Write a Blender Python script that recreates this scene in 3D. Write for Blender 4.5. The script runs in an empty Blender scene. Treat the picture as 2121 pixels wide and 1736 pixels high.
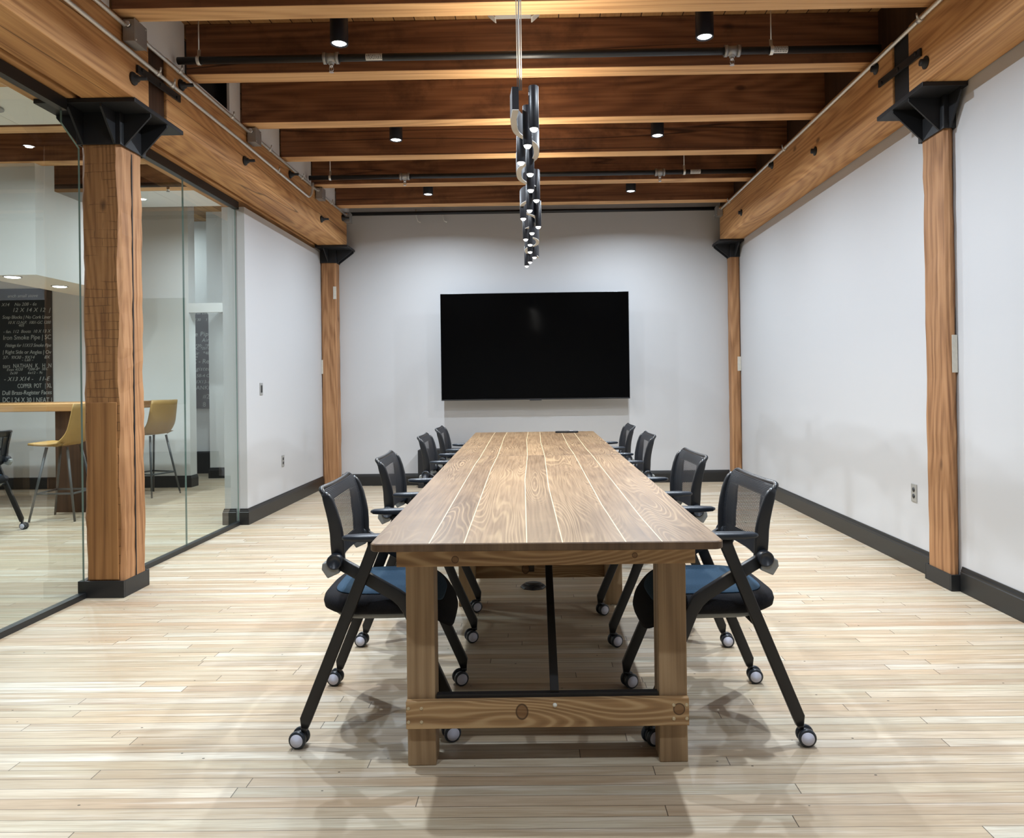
import bpy, bmesh, math, random
from mathutils import Vector, Matrix

random.seed(7)
SC = bpy.context.scene
COL = SC.collection
PI = math.pi

# ------------------------------------------------------------------ camera
W, H = 2121, 1736
F, PX, PY, ROLL, YAW, PIT = 1516.15, 1100.33, 789.28, 0.0132, 0.0108, -0.0028
fw0 = Vector((-math.sin(YAW), math.cos(YAW), 0))
rt0 = Vector((math.cos(YAW), math.sin(YAW), 0))
up0 = Vector((0, 0, 1))
fw = fw0 * math.cos(PIT) - up0 * math.sin(PIT)
up = up0 * math.cos(PIT) + fw0 * math.sin(PIT)
cx = rt0 * math.cos(ROLL) - up * math.sin(ROLL)
cy = up * math.cos(ROLL) + rt0 * math.sin(ROLL)
cam_d = bpy.data.cameras.new('camera')
cam = bpy.data.objects.new('camera', cam_d)
COL.objects.link(cam)
m = Matrix((cx, cy, -fw)).transposed().to_4x4()
m.translation = Vector((0, 0, 1.30))
cam.matrix_world = m
cam_d.sensor_fit = 'HORIZONTAL'
cam_d.sensor_width = 36
cam_d.lens = 36 * F / W
cam_d.shift_x = (W / 2 - PX) / W
cam_d.shift_y = (PY - H / 2) / W
cam_d.clip_start = 0.02
cam_d.clip_end = 100
SC.camera = cam

# ------------------------------------------------------------------ world, exposure
SC.view_settings.view_transform = 'Standard'
SC.view_settings.look = 'None'
SC.view_settings.gamma = 1
SC.view_settings.use_curve_mapping = False
SC.view_settings.exposure = 0.0
SPOT_W = 49.0
PEND_W = 2.8
UP_W = 1.5
ADJ_W = 46.0
SPOT_C = (0.80, 0.90, 1.0)
PEND_C = (1.0, 0.90, 0.74)
ADJ_C = (0.86, 0.95, 1.0)
wd = bpy.data.worlds.new('world')
SC.world = wd
wd.use_nodes = True
wd.node_tree.nodes['Background'].inputs[0].default_value = (0.9, 0.95, 1, 1)
wd.node_tree.nodes['Background'].inputs[1].default_value = 0.25
try:
    SC.cycles.max_bounces = 10
    SC.cycles.diffuse_bounces = 6
    SC.cycles.transparent_max_bounces = 16
    SC.cycles.caustics_reflective = False
    SC.cycles.caustics_refractive = False
except Exception:
    pass


# ------------------------------------------------------------------ materials
class N:
    def __init__(s, name):
        s.m = bpy.data.materials.new(name)
        s.m.use_nodes = True
        s.t = s.m.node_tree
        s.t.nodes.clear()
        s.out = s.n('ShaderNodeOutputMaterial')

    def n(s, typ, **kw):
        nd = s.t.nodes.new(typ)
        for k, v in kw.items():
            if hasattr(nd, k) and not k[0].isupper():
                setattr(nd, k, v)
        return nd

    def l(s, a, b):
        s.t.links.new(a, b)

    def val(s, inp, x):
        if x is None:
            return
        if hasattr(x, 'is_output') or isinstance(x, bpy.types.NodeSocket):
            s.l(x, inp)
        else:
            if isinstance(x, tuple) and len(x) == 3 and inp.type == 'RGBA':
                x = (*x, 1)
            inp.default_value = x

    def math(s, op, a, b=None, c=None, clamp=False):
        nd = s.n('ShaderNodeMath')
        nd.operation = op
        nd.use_clamp = clamp
        s.val(nd.inputs[0], a)
        s.val(nd.inputs[1], b)
        s.val(nd.inputs[2], c)
        return nd.outputs[0]

    def noise(s, vec, scale, detail=2.0, rough=0.5, dist=0.0):
        nd = s.n('ShaderNodeTexNoise')
        s.val(nd.inputs['Vector'], vec)
        s.val(nd.inputs['Scale'], scale)
        s.val(nd.inputs['Detail'], detail)
        s.val(nd.inputs['Roughness'], rough)
        s.val(nd.inputs['Distortion'], dist)
        return nd.outputs['Fac']

    def white(s, w):
        nd = s.n('ShaderNodeTexWhiteNoise')
        nd.noise_dimensions = '1D'
        s.val(nd.inputs['W'], w)
        return nd.outputs['Value']

    def voro(s, vec, scale):
        nd = s.n('ShaderNodeTexVoronoi')
        s.val(nd.inputs['Vector'], vec)
        s.val(nd.inputs['Scale'], scale)
        return nd

    def mapping(s, vec, scale=(1, 1, 1), loc=(0, 0, 0)):
        nd = s.n('ShaderNodeMapping')
        s.val(nd.inputs['Vector'], vec)
        s.val(nd.inputs['Scale'], scale)
        s.val(nd.inputs['Location'], loc)
        return nd.outputs[0]

    def ramp(s, fac, stops):
        nd = s.n('ShaderNodeValToRGB')
        e = nd.color_ramp.elements
        while len(e) < len(stops):
            e.new(0.5)
        for el, (p, c) in zip(e, stops):
            el.position = p
            el.color = (*c, 1)
        s.val(nd.inputs[0], fac)
        return nd.outputs[0]

    def rng(s, v, a, b, c=0.0, d=1.0):
        nd = s.n('ShaderNodeMapRange')
        nd.clamp = True
        s.val(nd.inputs[0], v)
        for i, x in enumerate((a, b, c, d)):
            nd.inputs[i + 1].default_value = x
        return nd.outputs[0]

    def mix(s, fac, a, b, mode='MIX'):
        nd = s.n('ShaderNodeMix')
        nd.data_type = 'RGBA'
        nd.blend_type = mode
        s.val(nd.inputs[0], fac)
        s.val(nd.inputs[6], a)
        s.val(nd.inputs[7], b)
        return nd.outputs[2]

    def bsdf(s, color, rough=0.5, metal=0.0, spec=0.5, bump=None, bstr=0.2, bdist=0.01, coat=0.0):
        b = s.n('ShaderNodeBsdfPrincipled')
        s.val(b.inputs['Base Color'], color)
        s.val(b.inputs['Roughness'], rough)
        s.val(b.inputs['Metallic'], metal)
        s.val(b.inputs['Specular IOR Level'], spec)
        b.inputs['Coat Weight'].default_value = coat
        if bump is not None:
            bp = s.n('ShaderNodeBump')
            bp.inputs['Strength'].default_value = bstr
            bp.inputs['Distance'].default_value = bdist
            s.l(bump, bp.inputs['Height'])
            s.l(bp.outputs[0], b.inputs['Normal'])
        s.l(b.outputs[0], s.out.inputs[0])
        return b

    def objvec(s, shift=True):
        tc = s.n('ShaderNodeTexCoord')
        v = tc.outputs['Object']
        if shift:
            oi = s.n('ShaderNodeObjectInfo')
            r = s.math('MULTIPLY', oi.outputs['Random'], 41.0)
            cb = s.n('ShaderNodeCombineXYZ')
            for i in range(3):
                s.l(r, cb.inputs[i])
            ad = s.n('ShaderNodeVectorMath')
            ad.operation = 'ADD'
            s.l(v, ad.inputs[0])
            s.l(cb.outputs[0], ad.inputs[1])
            v = ad.outputs[0]
        return v


def srgb(r, g, b):
    def f(c):
        c /= 255
        return c / 12.92 if c <= 0.04045 else ((c + 0.055) / 1.055) ** 2.4
    return (f(r), f(g), f(b))


def plain(name, col, rough=0.5, metal=0.0, spec=0.5, nz=0.06, ns=30.0, bstr=0.0):
    k = N(name)
    v = k.objvec(False)
    n = k.noise(v, ns, 3)
    c = k.mix(k.math('MULTIPLY', n, nz * 2), col, tuple(x * 0.75 for x in col))
    k.bsdf(c, rough, metal, spec, bump=n if bstr else None, bstr=bstr, bdist=0.002)
    return k.m


def wood(name, light, mid, dark, axis='x', fig=2.2, rings=7.0, fibre=55.0, crack=0.0, knots=0.0,
         rough=0.55, lines=None, stain=0.0, line_col=None, vary=0.12, spec=0.4, stretch=0.10, spots=(), hewn=0.0):
    """Timber with flat-sawn figure, fibres, drying cracks and knots along one axis."""
    k = N(name)
    v = k.objvec(True)
    st = {'x': (stretch, 1, 1), 'y': (1, stretch, 1), 'z': (1, 1, stretch)}[axis]
    st2 = {'x': (0.022, 1, 1), 'y': (1, 0.022, 1), 'z': (1, 1, 0.022)}[axis]
    vs = k.mapping(v, st)
    vf = k.mapping(v, st2)
    f0 = k.noise(vs, fig, 1.5, 0.4)
    ring = k.math('SINE', k.math('MULTIPLY', f0, rings * 2 * PI))
    ring = k.rng(ring, -1, 1)
    fib = k.noise(vf, fibre, 3, 0.6)
    low = k.noise(k.mapping(v, tuple(0.5 + 0.5 * q for q in st)), 1.6, 3, 0.6)
    fib2 = k.rng(k.noise(vf, fibre * 0.45, 2, 0.6), 0.3, 0.7)
    f = k.math('ADD', k.math('MULTIPLY', ring, 0.22), k.math('MULTIPLY', k.rng(fib, 0.25, 0.75), 0.36))
    f = k.math('ADD', f, k.math('MULTIPLY', low, 0.36))
    f = k.math('ADD', f, k.math('MULTIPLY', fib2, 0.18))
    f = k.math('SUBTRACT', f, 0.06)
    col = k.ramp(f, [(0.18, dark), (0.5, mid), (0.82, light)])
    if line_col:
        th = k.rng(ring, 0.62, 1.0)
        msk = k.rng(k.noise(vs, 1.3, 2), 0.42, 0.60)
        col = k.mix(k.math("MULTIPLY", k.math("MULTIPLY", th, msk), 0.42), col, line_col)
    if knots:
        vk = k.mapping(v, {'x': (.5, 1, 1), 'y': (1, .5, 1), 'z': (1, 1, .5)}[axis])
        vo = k.voro(vk, 2.6)
        kn = k.rng(vo.outputs['Distance'], 0.035, 0.075, 1, 0)
        on = k.math('GREATER_THAN', k.white(vo.outputs['Color']), 1 - knots)
        col = k.mix(k.math('MULTIPLY', k.math('MULTIPLY', kn, on), 0.75), col, tuple(x * 0.35 for x in dark))
    hgt = fib
    if crack:
        cn = k.noise(k.mapping(v, tuple(q * (0.3 if q < 1 else 1) for q in st)), 3.2, 2.0, 0.5)
        cr = k.rng(k.math('ABSOLUTE', k.math('SUBTRACT', cn, 0.5)), 0.0015, 0.006, 1, 0)
        cm = k.rng(k.noise(vs, 0.9, 1), 0.5, 0.58)
        cr = k.math('MULTIPLY', cr, cm)
        col = k.mix(k.math('MULTIPLY', cr, crack), col, tuple(x * 0.18 for x in dark))
        hgt = k.math('SUBTRACT', fib, k.math('MULTIPLY', cr, 2.0))
    if stain:
        sn = k.rng(k.noise(v, 2.4, 5, 0.65), 0.52, 0.68)
        col = k.mix(k.math('MULTIPLY', sn, stain), col, tuple(x * 0.4 for x in dark))
    if spots:
        tc0 = k.n('ShaderNodeTexCoord')
        sp = k.n('ShaderNodeSeparateXYZ')
        k.l(tc0.outputs['Object'], sp.inputs[0])
        for px_, pz_, rx_, rz_ in spots:
            du = k.math('DIVIDE', k.math('SUBTRACT', sp.outputs['X'], px_), rx_)
            dv = k.math('DIVIDE', k.math('SUBTRACT', sp.outputs['Z'], pz_), rz_)
            dd = k.math('SQRT', k.math('ADD', k.math('MULTIPLY', du, du), k.math('MULTIPLY', dv, dv)))
            dd = k.math('ADD', dd, k.math('MULTIPLY', k.math('SUBTRACT', low, 0.5), 0.5))
            col = k.mix(k.math('MULTIPLY', k.rng(dd, 0.9, 1.05, 1, 0), 0.75), col, (0.16, 0.075, 0.028))
            rim = k.rng(k.math('ABSOLUTE', k.math('SUBTRACT', dd, 1.0)), 0.05, 0.16, 1, 0)
            col = k.mix(k.math('MULTIPLY', rim, 0.85), col, (0.045, 0.02, 0.008))
    if hewn:          # shallow square axe cuts across the face
        tcb = k.n('ShaderNodeTexCoord')
        sb = k.n('ShaderNodeSeparateXYZ')
        k.l(tcb.outputs['Object'], sb.inputs[0])
        wob = k.math('MULTIPLY', k.math('SUBTRACT', k.noise(v, 3.0, 2), 0.5), 0.05)
        cbb = k.n('ShaderNodeCombineXYZ')
        k.l(k.math('ADD', k.math('ADD', sb.outputs['X'], 0.3), wob), cbb.inputs[0])
        k.l(k.math('ADD', sb.outputs['Z'], wob), cbb.inputs[1])
        br_ = k.n('ShaderNodeTexBrick')
        k.l(cbb.outputs[0], br_.inputs['Vector'])
        br_.inputs['Scale'].default_value = 1.0
        br_.inputs['Brick Width'].default_value = 0.085
        br_.inputs['Row Height'].default_value = 0.052
        br_.inputs['Mortar Size'].default_value = 0.0028
        br_.inputs['Mortar Smooth'].default_value = 0.3
        br_.offset = 0.37
        hc = k.math('MULTIPLY', br_.outputs['Fac'], k.rng(k.noise(v, 7.0, 3), 0.43, 0.53))
        col = k.mix(k.math('MULTIPLY', hc, hewn), col, tuple(x * 0.4 for x in dark))
        hgt = k.math('SUBTRACT', hgt, k.math('MULTIPLY', hc, 1.5))
    oi = k.n('ShaderNodeObjectInfo')
    br = k.rng(oi.outputs['Random'], 0, 1, 1 - vary, 1 + vary)
    hs = k.n('ShaderNodeHueSaturation')
    k.l(col, hs.inputs['Color'])
    k.l(br, hs.inputs['Value'])
    k.bsdf(hs.outputs[0], rough, 0, spec, bump=hgt, bstr=0.25, bdist=0.004)
    return k.m


M = {}
M['wall'] = plain('white_wall_paint', (0.53, 0.532, 0.54), 0.85, spec=0.25, nz=0.02, ns=3)
M['wall2'] = plain('off_white_paint', (0.66, 0.675, 0.67), 0.85, spec=0.25, nz=0.02, ns=3)
M['ceil_white'] = plain('white_ceiling_panel', (0.83, 0.835, 0.83), 0.9, nz=0.03)
M['black_paint'] = plain('black_satin_paint', (0.014, 0.015, 0.017), 0.42, nz=0.1, ns=8)
M['baseblack'] = plain('black_baseboard_paint', (0.014, 0.014, 0.014), 0.38, nz=0.1, ns=6)
M['steel_black'] = plain('blackened_steel', (0.022, 0.023, 0.026), 0.5, 0.3, nz=0.5, ns=14)
M['plastic'] = plain('black_plastic', (0.016, 0.018, 0.022), 0.32, nz=0.2, ns=60)
M['plastic_pad'] = plain('black_armrest_plastic', (0.02, 0.026, 0.036), 0.36, nz=0.2)
M['legmetal'] = plain('black_powder_coat', (0.011, 0.011, 0.012), 0.45, 0.0, nz=0.2, ns=80)
M['grey_plastic'] = plain('grey_plastic', (0.26, 0.27, 0.26), 0.45, nz=0.1)
M['hub'] = plain('pale_grey_plastic', (0.60, 0.61, 0.72), 0.45, nz=0.1)
M['galv'] = plain('galvanised_steel', (0.80, 0.80, 0.78), 0.32, 0.5, nz=0.25, ns=25)
M['box_steel'] = plain('dull_galvanised_steel', (0.42, 0.42, 0.42), 0.5, 0.7, nz=0.35, ns=18)
M['pipe'] = plain('black_iron_pipe', (0.030, 0.031, 0.034), 0.35, 0.4, nz=0.3, ns=20)
M['chrome'] = plain('brushed_chrome', (0.7, 0.7, 0.7), 0.2, 1.0, nz=0.05)
M['paper'] = plain('white_sticker', (0.75, 0.75, 0.73), 0.7, nz=0.1)
M['ink'] = plain('dark_ink', (0.05, 0.05, 0.05), 0.7)
M['plate'] = plain('steel_cover_plate', (0.45, 0.45, 0.43), 0.4, 0.5, nz=0.1)
M['slot'] = plain('dark_socket', (0.02, 0.02, 0.02), 0.4)
M['tan'] = plain('tan_leather', (0.42, 0.25, 0.075), 0.5, nz=0.4, ns=12)
M['stoolmetal'] = plain('grey_metal_legs', (0.10, 0.11, 0.115), 0.4, 0.3)
M['vase'] = plain('grey_glazed_ceramic', (0.22, 0.23, 0.20), 0.4, nz=0.3)
M['bezel'] = plain('dark_grey_bezel', (0.03, 0.03, 0.032), 0.3, 0.5)
M['lampblack'] = plain('black_anodised_aluminium', (0.008, 0.009, 0.014), 0.42, 0.0)
M['ribbon_under'] = plain('pale_matte_diffuser', (0.62, 0.61, 0.58), 0.6, nz=0.05)
M['cable'] = plain('grey_cable', (0.25, 0.24, 0.23), 0.4, 0.4)
M['screwtan'] = plain('brass_screw', (0.60, 0.50, 0.33), 0.4, 0.6)
M['whitebolt'] = plain('white_cap', (0.72, 0.70, 0.62), 0.5)
M['plaster'] = plain('rough_white_plaster', (0.66, 0.63, 0.55), 0.9, nz=0.5, ns=40, bstr=0.6)
M['chalk'] = plain('white_chalk', (0.50, 0.52, 0.50), 0.95, nz=0.5, ns=60)
M['blackboard'] = plain('blackboard_slate', (0.012, 0.016, 0.018), 0.6, nz=0.6, ns=5)
M['matblack'] = plain('flat_black', (0.006, 0.006, 0.007), 0.7)

k = N('tv_screen_glass')
k.bsdf((0.0012, 0.0012, 0.0013), 0.10, 0, 0.12)
M['screen'] = k.m

k = N('seat_fabric_blue')
v = k.objvec(False)
n = k.noise(v, 420, 2)
c = k.ramp(n, [(0.3, (0.018, 0.042, 0.075)), (0.7, (0.042, 0.085, 0.135))])
k.bsdf(c, 0.9, 0, 0.2, bump=n, bstr=0.3, bdist=0.001)
M['fabric_blue'] = k.m
k = N('seat_fabric_black')
v = k.objvec(False)
n = k.noise(v, 400, 2)
c = k.ramp(n, [(0.3, (0.006, 0.006, 0.008)), (0.7, (0.015, 0.015, 0.018))])
k.bsdf(c, 0.92, 0, 0.2, bump=n, bstr=0.3, bdist=0.001)
M['fabric_black'] = k.m

# woven back: thin horizontal threads with gaps
k = N('woven_mesh_fabric')
tc = k.n('ShaderNodeTexCoord')
sx = k.n('ShaderNodeSeparateXYZ')
k.l(tc.outputs['Object'], sx.inputs[0])
sn = k.math('SINE', k.math('MULTIPLY', sx.outputs['Z'], 2 * PI / 0.0050))
hole = k.math('GREATER_THAN', sn, 0.60)
b = k.bsdf((0.018, 0.021, 0.028), 0.5, 0, 0.5)
tr = k.n('ShaderNodeBsdfTransparent')
mx = k.n('ShaderNodeMixShader')
k.l(hole, mx.inputs[0])
k.l(b.outputs[0], mx.inputs[1])
k.l(tr.outputs[0], mx.inputs[2])
k.l(mx.outputs[0], k.out.inputs[0])
M['mesh'] = k.m

# clear pane: see-through with Fresnel reflection and a faint green tint
k = N('clear_glass')
tr = k.n('ShaderNodeBsdfTransparent')
tr.inputs[0].default_value = (0.925, 0.962, 0.95, 1)
gl = k.n('ShaderNodeBsdfGlossy')
gl.inputs['Roughness'].default_value = 0.0
gl.inputs['Color'].default_value = (1, 1, 1, 1)
fr = k.n('ShaderNodeFresnel')
fr.inputs[0].default_value = 1.5
ge = k.n('ShaderNodeNewGeometry')
front = k.math('SUBTRACT', 1.0, ge.outputs['Backfacing'])      # both faces' reflection carried by the side that is met first
fac = k.math('MULTIPLY', k.math('MULTIPLY', fr.outputs[0], 1.2), front, clamp=True)
mx = k.n('ShaderNodeMixShader')
k.l(fac, mx.inputs[0])
k.l(tr.outputs[0], mx.inputs[1])
k.l(gl.outputs[0], mx.inputs[2])
k.l(mx.outputs[0], k.out.inputs[0])
M['glass'] = k.m
k = N('glass_edge')
k.bsdf((0.16, 0.24, 0.22), 0.2, 0, 0.5)
M['glass_edge'] = k.m


def emit(name, col, s):
    k = N(name)
    e = k.n('ShaderNodeEmission')
    e.inputs[0].default_value = (*col, 1)
    e.inputs[1].default_value = s
    k.l(e.outputs[0], k.out.inputs[0])
    return k.m


M['led'] = emit('lit_led_lens', (0.90, 0.97, 1.0), 14)
M['led_warm'] = emit('lit_warm_led_lens', (1.0, 0.96, 0.88), 12)

FIR_L, FIR_M, FIR_D = (0.70, 0.405, 0.175), (0.56, 0.290, 0.115), (0.30, 0.130, 0.045)
M['girder'] = wood('old_fir_along_room', FIR_L, FIR_M, FIR_D, 'y', fig=2.4, rings=26, crack=0.7, knots=0.25, rough=0.6, vary=0.05)
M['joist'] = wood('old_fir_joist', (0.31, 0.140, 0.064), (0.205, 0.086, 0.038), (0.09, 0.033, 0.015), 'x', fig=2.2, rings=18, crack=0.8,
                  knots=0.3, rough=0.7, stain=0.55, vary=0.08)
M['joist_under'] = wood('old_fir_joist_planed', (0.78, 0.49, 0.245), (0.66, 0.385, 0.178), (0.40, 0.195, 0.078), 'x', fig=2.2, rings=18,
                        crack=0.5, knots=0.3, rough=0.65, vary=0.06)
M['post'] = wood('old_fir_post', (0.46, 0.250, 0.118), (0.345, 0.172, 0.075), (0.17, 0.073, 0.028), 'z', fig=3.0, rings=20, crack=0.9,
                 knots=0.3, rough=0.65, vary=0.06)
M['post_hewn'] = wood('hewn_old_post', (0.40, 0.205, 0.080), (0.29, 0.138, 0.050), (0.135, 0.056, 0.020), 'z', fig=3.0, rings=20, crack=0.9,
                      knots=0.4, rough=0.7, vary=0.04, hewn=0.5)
M['post_repair'] = wood('old_board_coarse_grain', (0.44, 0.225, 0.085), (0.32, 0.150, 0.052), (0.14, 0.058, 0.020), 'z', fig=3.0, rings=16, crack=0.3,
                        knots=0.4, rough=0.65, vary=0.03)
M['table'] = wood('stained_pine', (0.40, 0.26, 0.14), (0.30, 0.185, 0.095), (0.17, 0.095, 0.045), 'y', fig=3.6, rings=9, knots=0.35,
                  rough=0.42, line_col=(0.50, 0.36, 0.21), vary=0.03, stretch=0.16)
TXC = ((0.46, 0.29, 0.140), (0.33, 0.195, 0.088), (0.18, 0.095, 0.04))
M['table_x'] = wood('stained_pine_rail', *TXC, 'x', fig=5.0, rings=30, knots=0.5, rough=0.5, line_col=(0.58, 0.42, 0.23), vary=0.05, stretch=0.17,
                    spots=((-0.262, 0.707, 0.011, 0.011), (0.345, 0.714, 0.009, 0.009)))
M['table_st'] = wood('stained_pine_stretcher', *TXC, 'x', fig=5.0, rings=34, knots=0.5, rough=0.5, line_col=(0.58, 0.42, 0.23), vary=0.05, stretch=0.2,
                     spots=((-0.043, 0.190, 0.021, 0.027), (0.488, 0.192, 0.019, 0.019)))
M['table_z'] = wood('stained_pine_leg', (0.42, 0.295, 0.170), (0.32, 0.212, 0.115), (0.19, 0.115, 0.057), 'z', fig=4.0, rings=14, knots=0.2,
                    rough=0.5, vary=0.05)
M['darkwood'] = wood('dark_stained_panel', (0.07, 0.035, 0.02), (0.045, 0.022, 0.012), (0.02, 0.01, 0.006), 'z', rough=0.5)
M['counter'] = wood('butcher_block_counter', (0.62, 0.38, 0.17), (0.46, 0.25, 0.10), (0.30, 0.14, 0.06), 'x', fig=1.2, rings=3, rough=0.45)


def floor_mat():
    k = N('narrow_maple_strip_floor')
    tc = k.n('ShaderNodeTexCoord')
    sx = k.n('ShaderNodeSeparateXYZ')
    k.l(tc.outputs['Object'], sx.inputs[0])
    X, Y = sx.outputs['X'], sx.outputs['Y']
    PW = 0.0575
    yr = k.math('DIVIDE', k.math('ADD', Y, 20.0), PW)
    row = k.math('FLOOR', yr)
    fy = k.math('FRACT', yr)
    wr = k.white(row)
    ln = k.math('ADD', 1.0, k.math('MULTIPLY', k.white(k.math('ADD', row, 0.37)), 1.8))
    xr = k.math('DIVIDE', k.math('ADD', k.math('ADD', X, 30.0), k.math('MULTIPLY', wr, 9.0)), ln)
    cell = k.math('FLOOR', xr)
    fx = k.math('FRACT', xr)
    pid = k.math('ADD', k.math('MULTIPLY', row, 17.31), k.math('MULTIPLY', cell, 3.77))
    r1 = k.white(pid)
    r2 = k.white(k.math('ADD', pid, 0.5))
    cb = k.n('ShaderNodeCombineXYZ')
    k.l(k.math('ADD', k.math('MULTIPLY', X, 1.0), k.math('MULTIPLY', r1, 60.0)), cb.inputs[0])
    k.l(Y, cb.inputs[1])
    k.l(k.math('MULTIPLY', r2, 30.0), cb.inputs[2])
    pv = cb.outputs[0]
    g1 = k.noise(k.mapping(pv, (1.3, 26, 1)), 1.6, 4, 0.6, 0.4)
    g2 = k.noise(k.mapping(pv, (3.0, 110, 1)), 2.2, 2, 0.6)
    base = k.ramp(r1, [(0.0, (0.490, 0.380, 0.275)), (0.22, (0.570, 0.475, 0.350)), (0.45, (0.525, 0.435, 0.320)),
                       (0.62, (0.605, 0.515, 0.378)), (0.88, (0.70, 0.655, 0.555)), (1.0, (0.530, 0.458, 0.362))])
    tint = k.ramp(r2, [(0.0, (1.0, 0.93, 0.86)), (0.5, (1, 1, 1)), (1.0, (0.93, 0.97, 0.95))])
    base = k.mix(1.0, base, tint, 'MULTIPLY')
    gr = k.rng(g1, 0.36, 0.66)
    base = k.mix(k.math('MULTIPLY', gr, 0.62), base, (0.39, 0.285, 0.175))
    wt = k.rng(k.noise(k.mapping(pv, (0.9, 20, 1), (5, 3, 1)), 1.4, 3, 0.6), 0.55, 0.72)
    base = k.mix(k.math('MULTIPLY', wt, 0.5), base, (0.80, 0.755, 0.66))
    base = k.mix(k.math('MULTIPLY', k.rng(g2, 0.45, 0.70), 0.40), base, (0.30, 0.215, 0.14))
    # brown heart streaks in some boards
    hs = k.rng(k.noise(k.mapping(pv, (0.7, 14, 1)), 1.1, 3, 0.6), 0.58, 0.72)
    on = k.math('GREATER_THAN', r2, 0.4)
    base = k.mix(k.math('MULTIPLY', k.math('MULTIPLY', hs, on), 0.55), base, (0.28, 0.165, 0.085))
    # old nail holes
    vo = k.voro(k.mapping(tc.outputs['Object'], (10.5, 17.4, 1)), 1.0)
    vo.inputs['Randomness'].default_value = 0.85
    sxv = k.white(vo.outputs['Color'])
    hole = k.math('MULTIPLY', k.math('LESS_THAN', vo.outputs['Distance'], 0.052), k.math('GREATER_THAN', sxv, 0.12))
    base = k.mix(k.math('MULTIPLY', hole, 0.9), base, (0.02, 0.014, 0.010))
    ck = k.rng(k.noise(k.mapping(pv, (0.55, 34, 1), (9, 2, 4)), 1.5, 2, 0.5), 0.70, 0.76)
    base = k.mix(k.math('MULTIPLY', ck, 0.6), base, (0.16, 0.095, 0.05))
    # gaps between strips; butt ends
    gy = k.math('MAXIMUM', k.math('LESS_THAN', fy, 0.024), k.math('GREATER_THAN', fy, 0.982))
    gxm = k.math('LESS_THAN', k.math('MULTIPLY', fx, ln), 0.0028)
    rowv = k.rng(k.white(k.math('ADD', row, 0.11)), 0, 1, 0.45, 0.95)
    gap = k.math('MAXIMUM', k.math('MULTIPLY', gy, rowv), k.math('MULTIPLY', gxm, 0.9))
    base = k.mix(gap, base, (0.045, 0.032, 0.022))
    rough = k.rng(g1, 0, 1, 0.30, 0.46)
    k.bsdf(base, rough, 0, 0.4, bump=k.math('SUBTRACT', k.math('MULTIPLY', g1, 0.3), gap), bstr=0.25, bdist=0.002)
    return k.m


M['floor'] = floor_mat()


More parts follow.
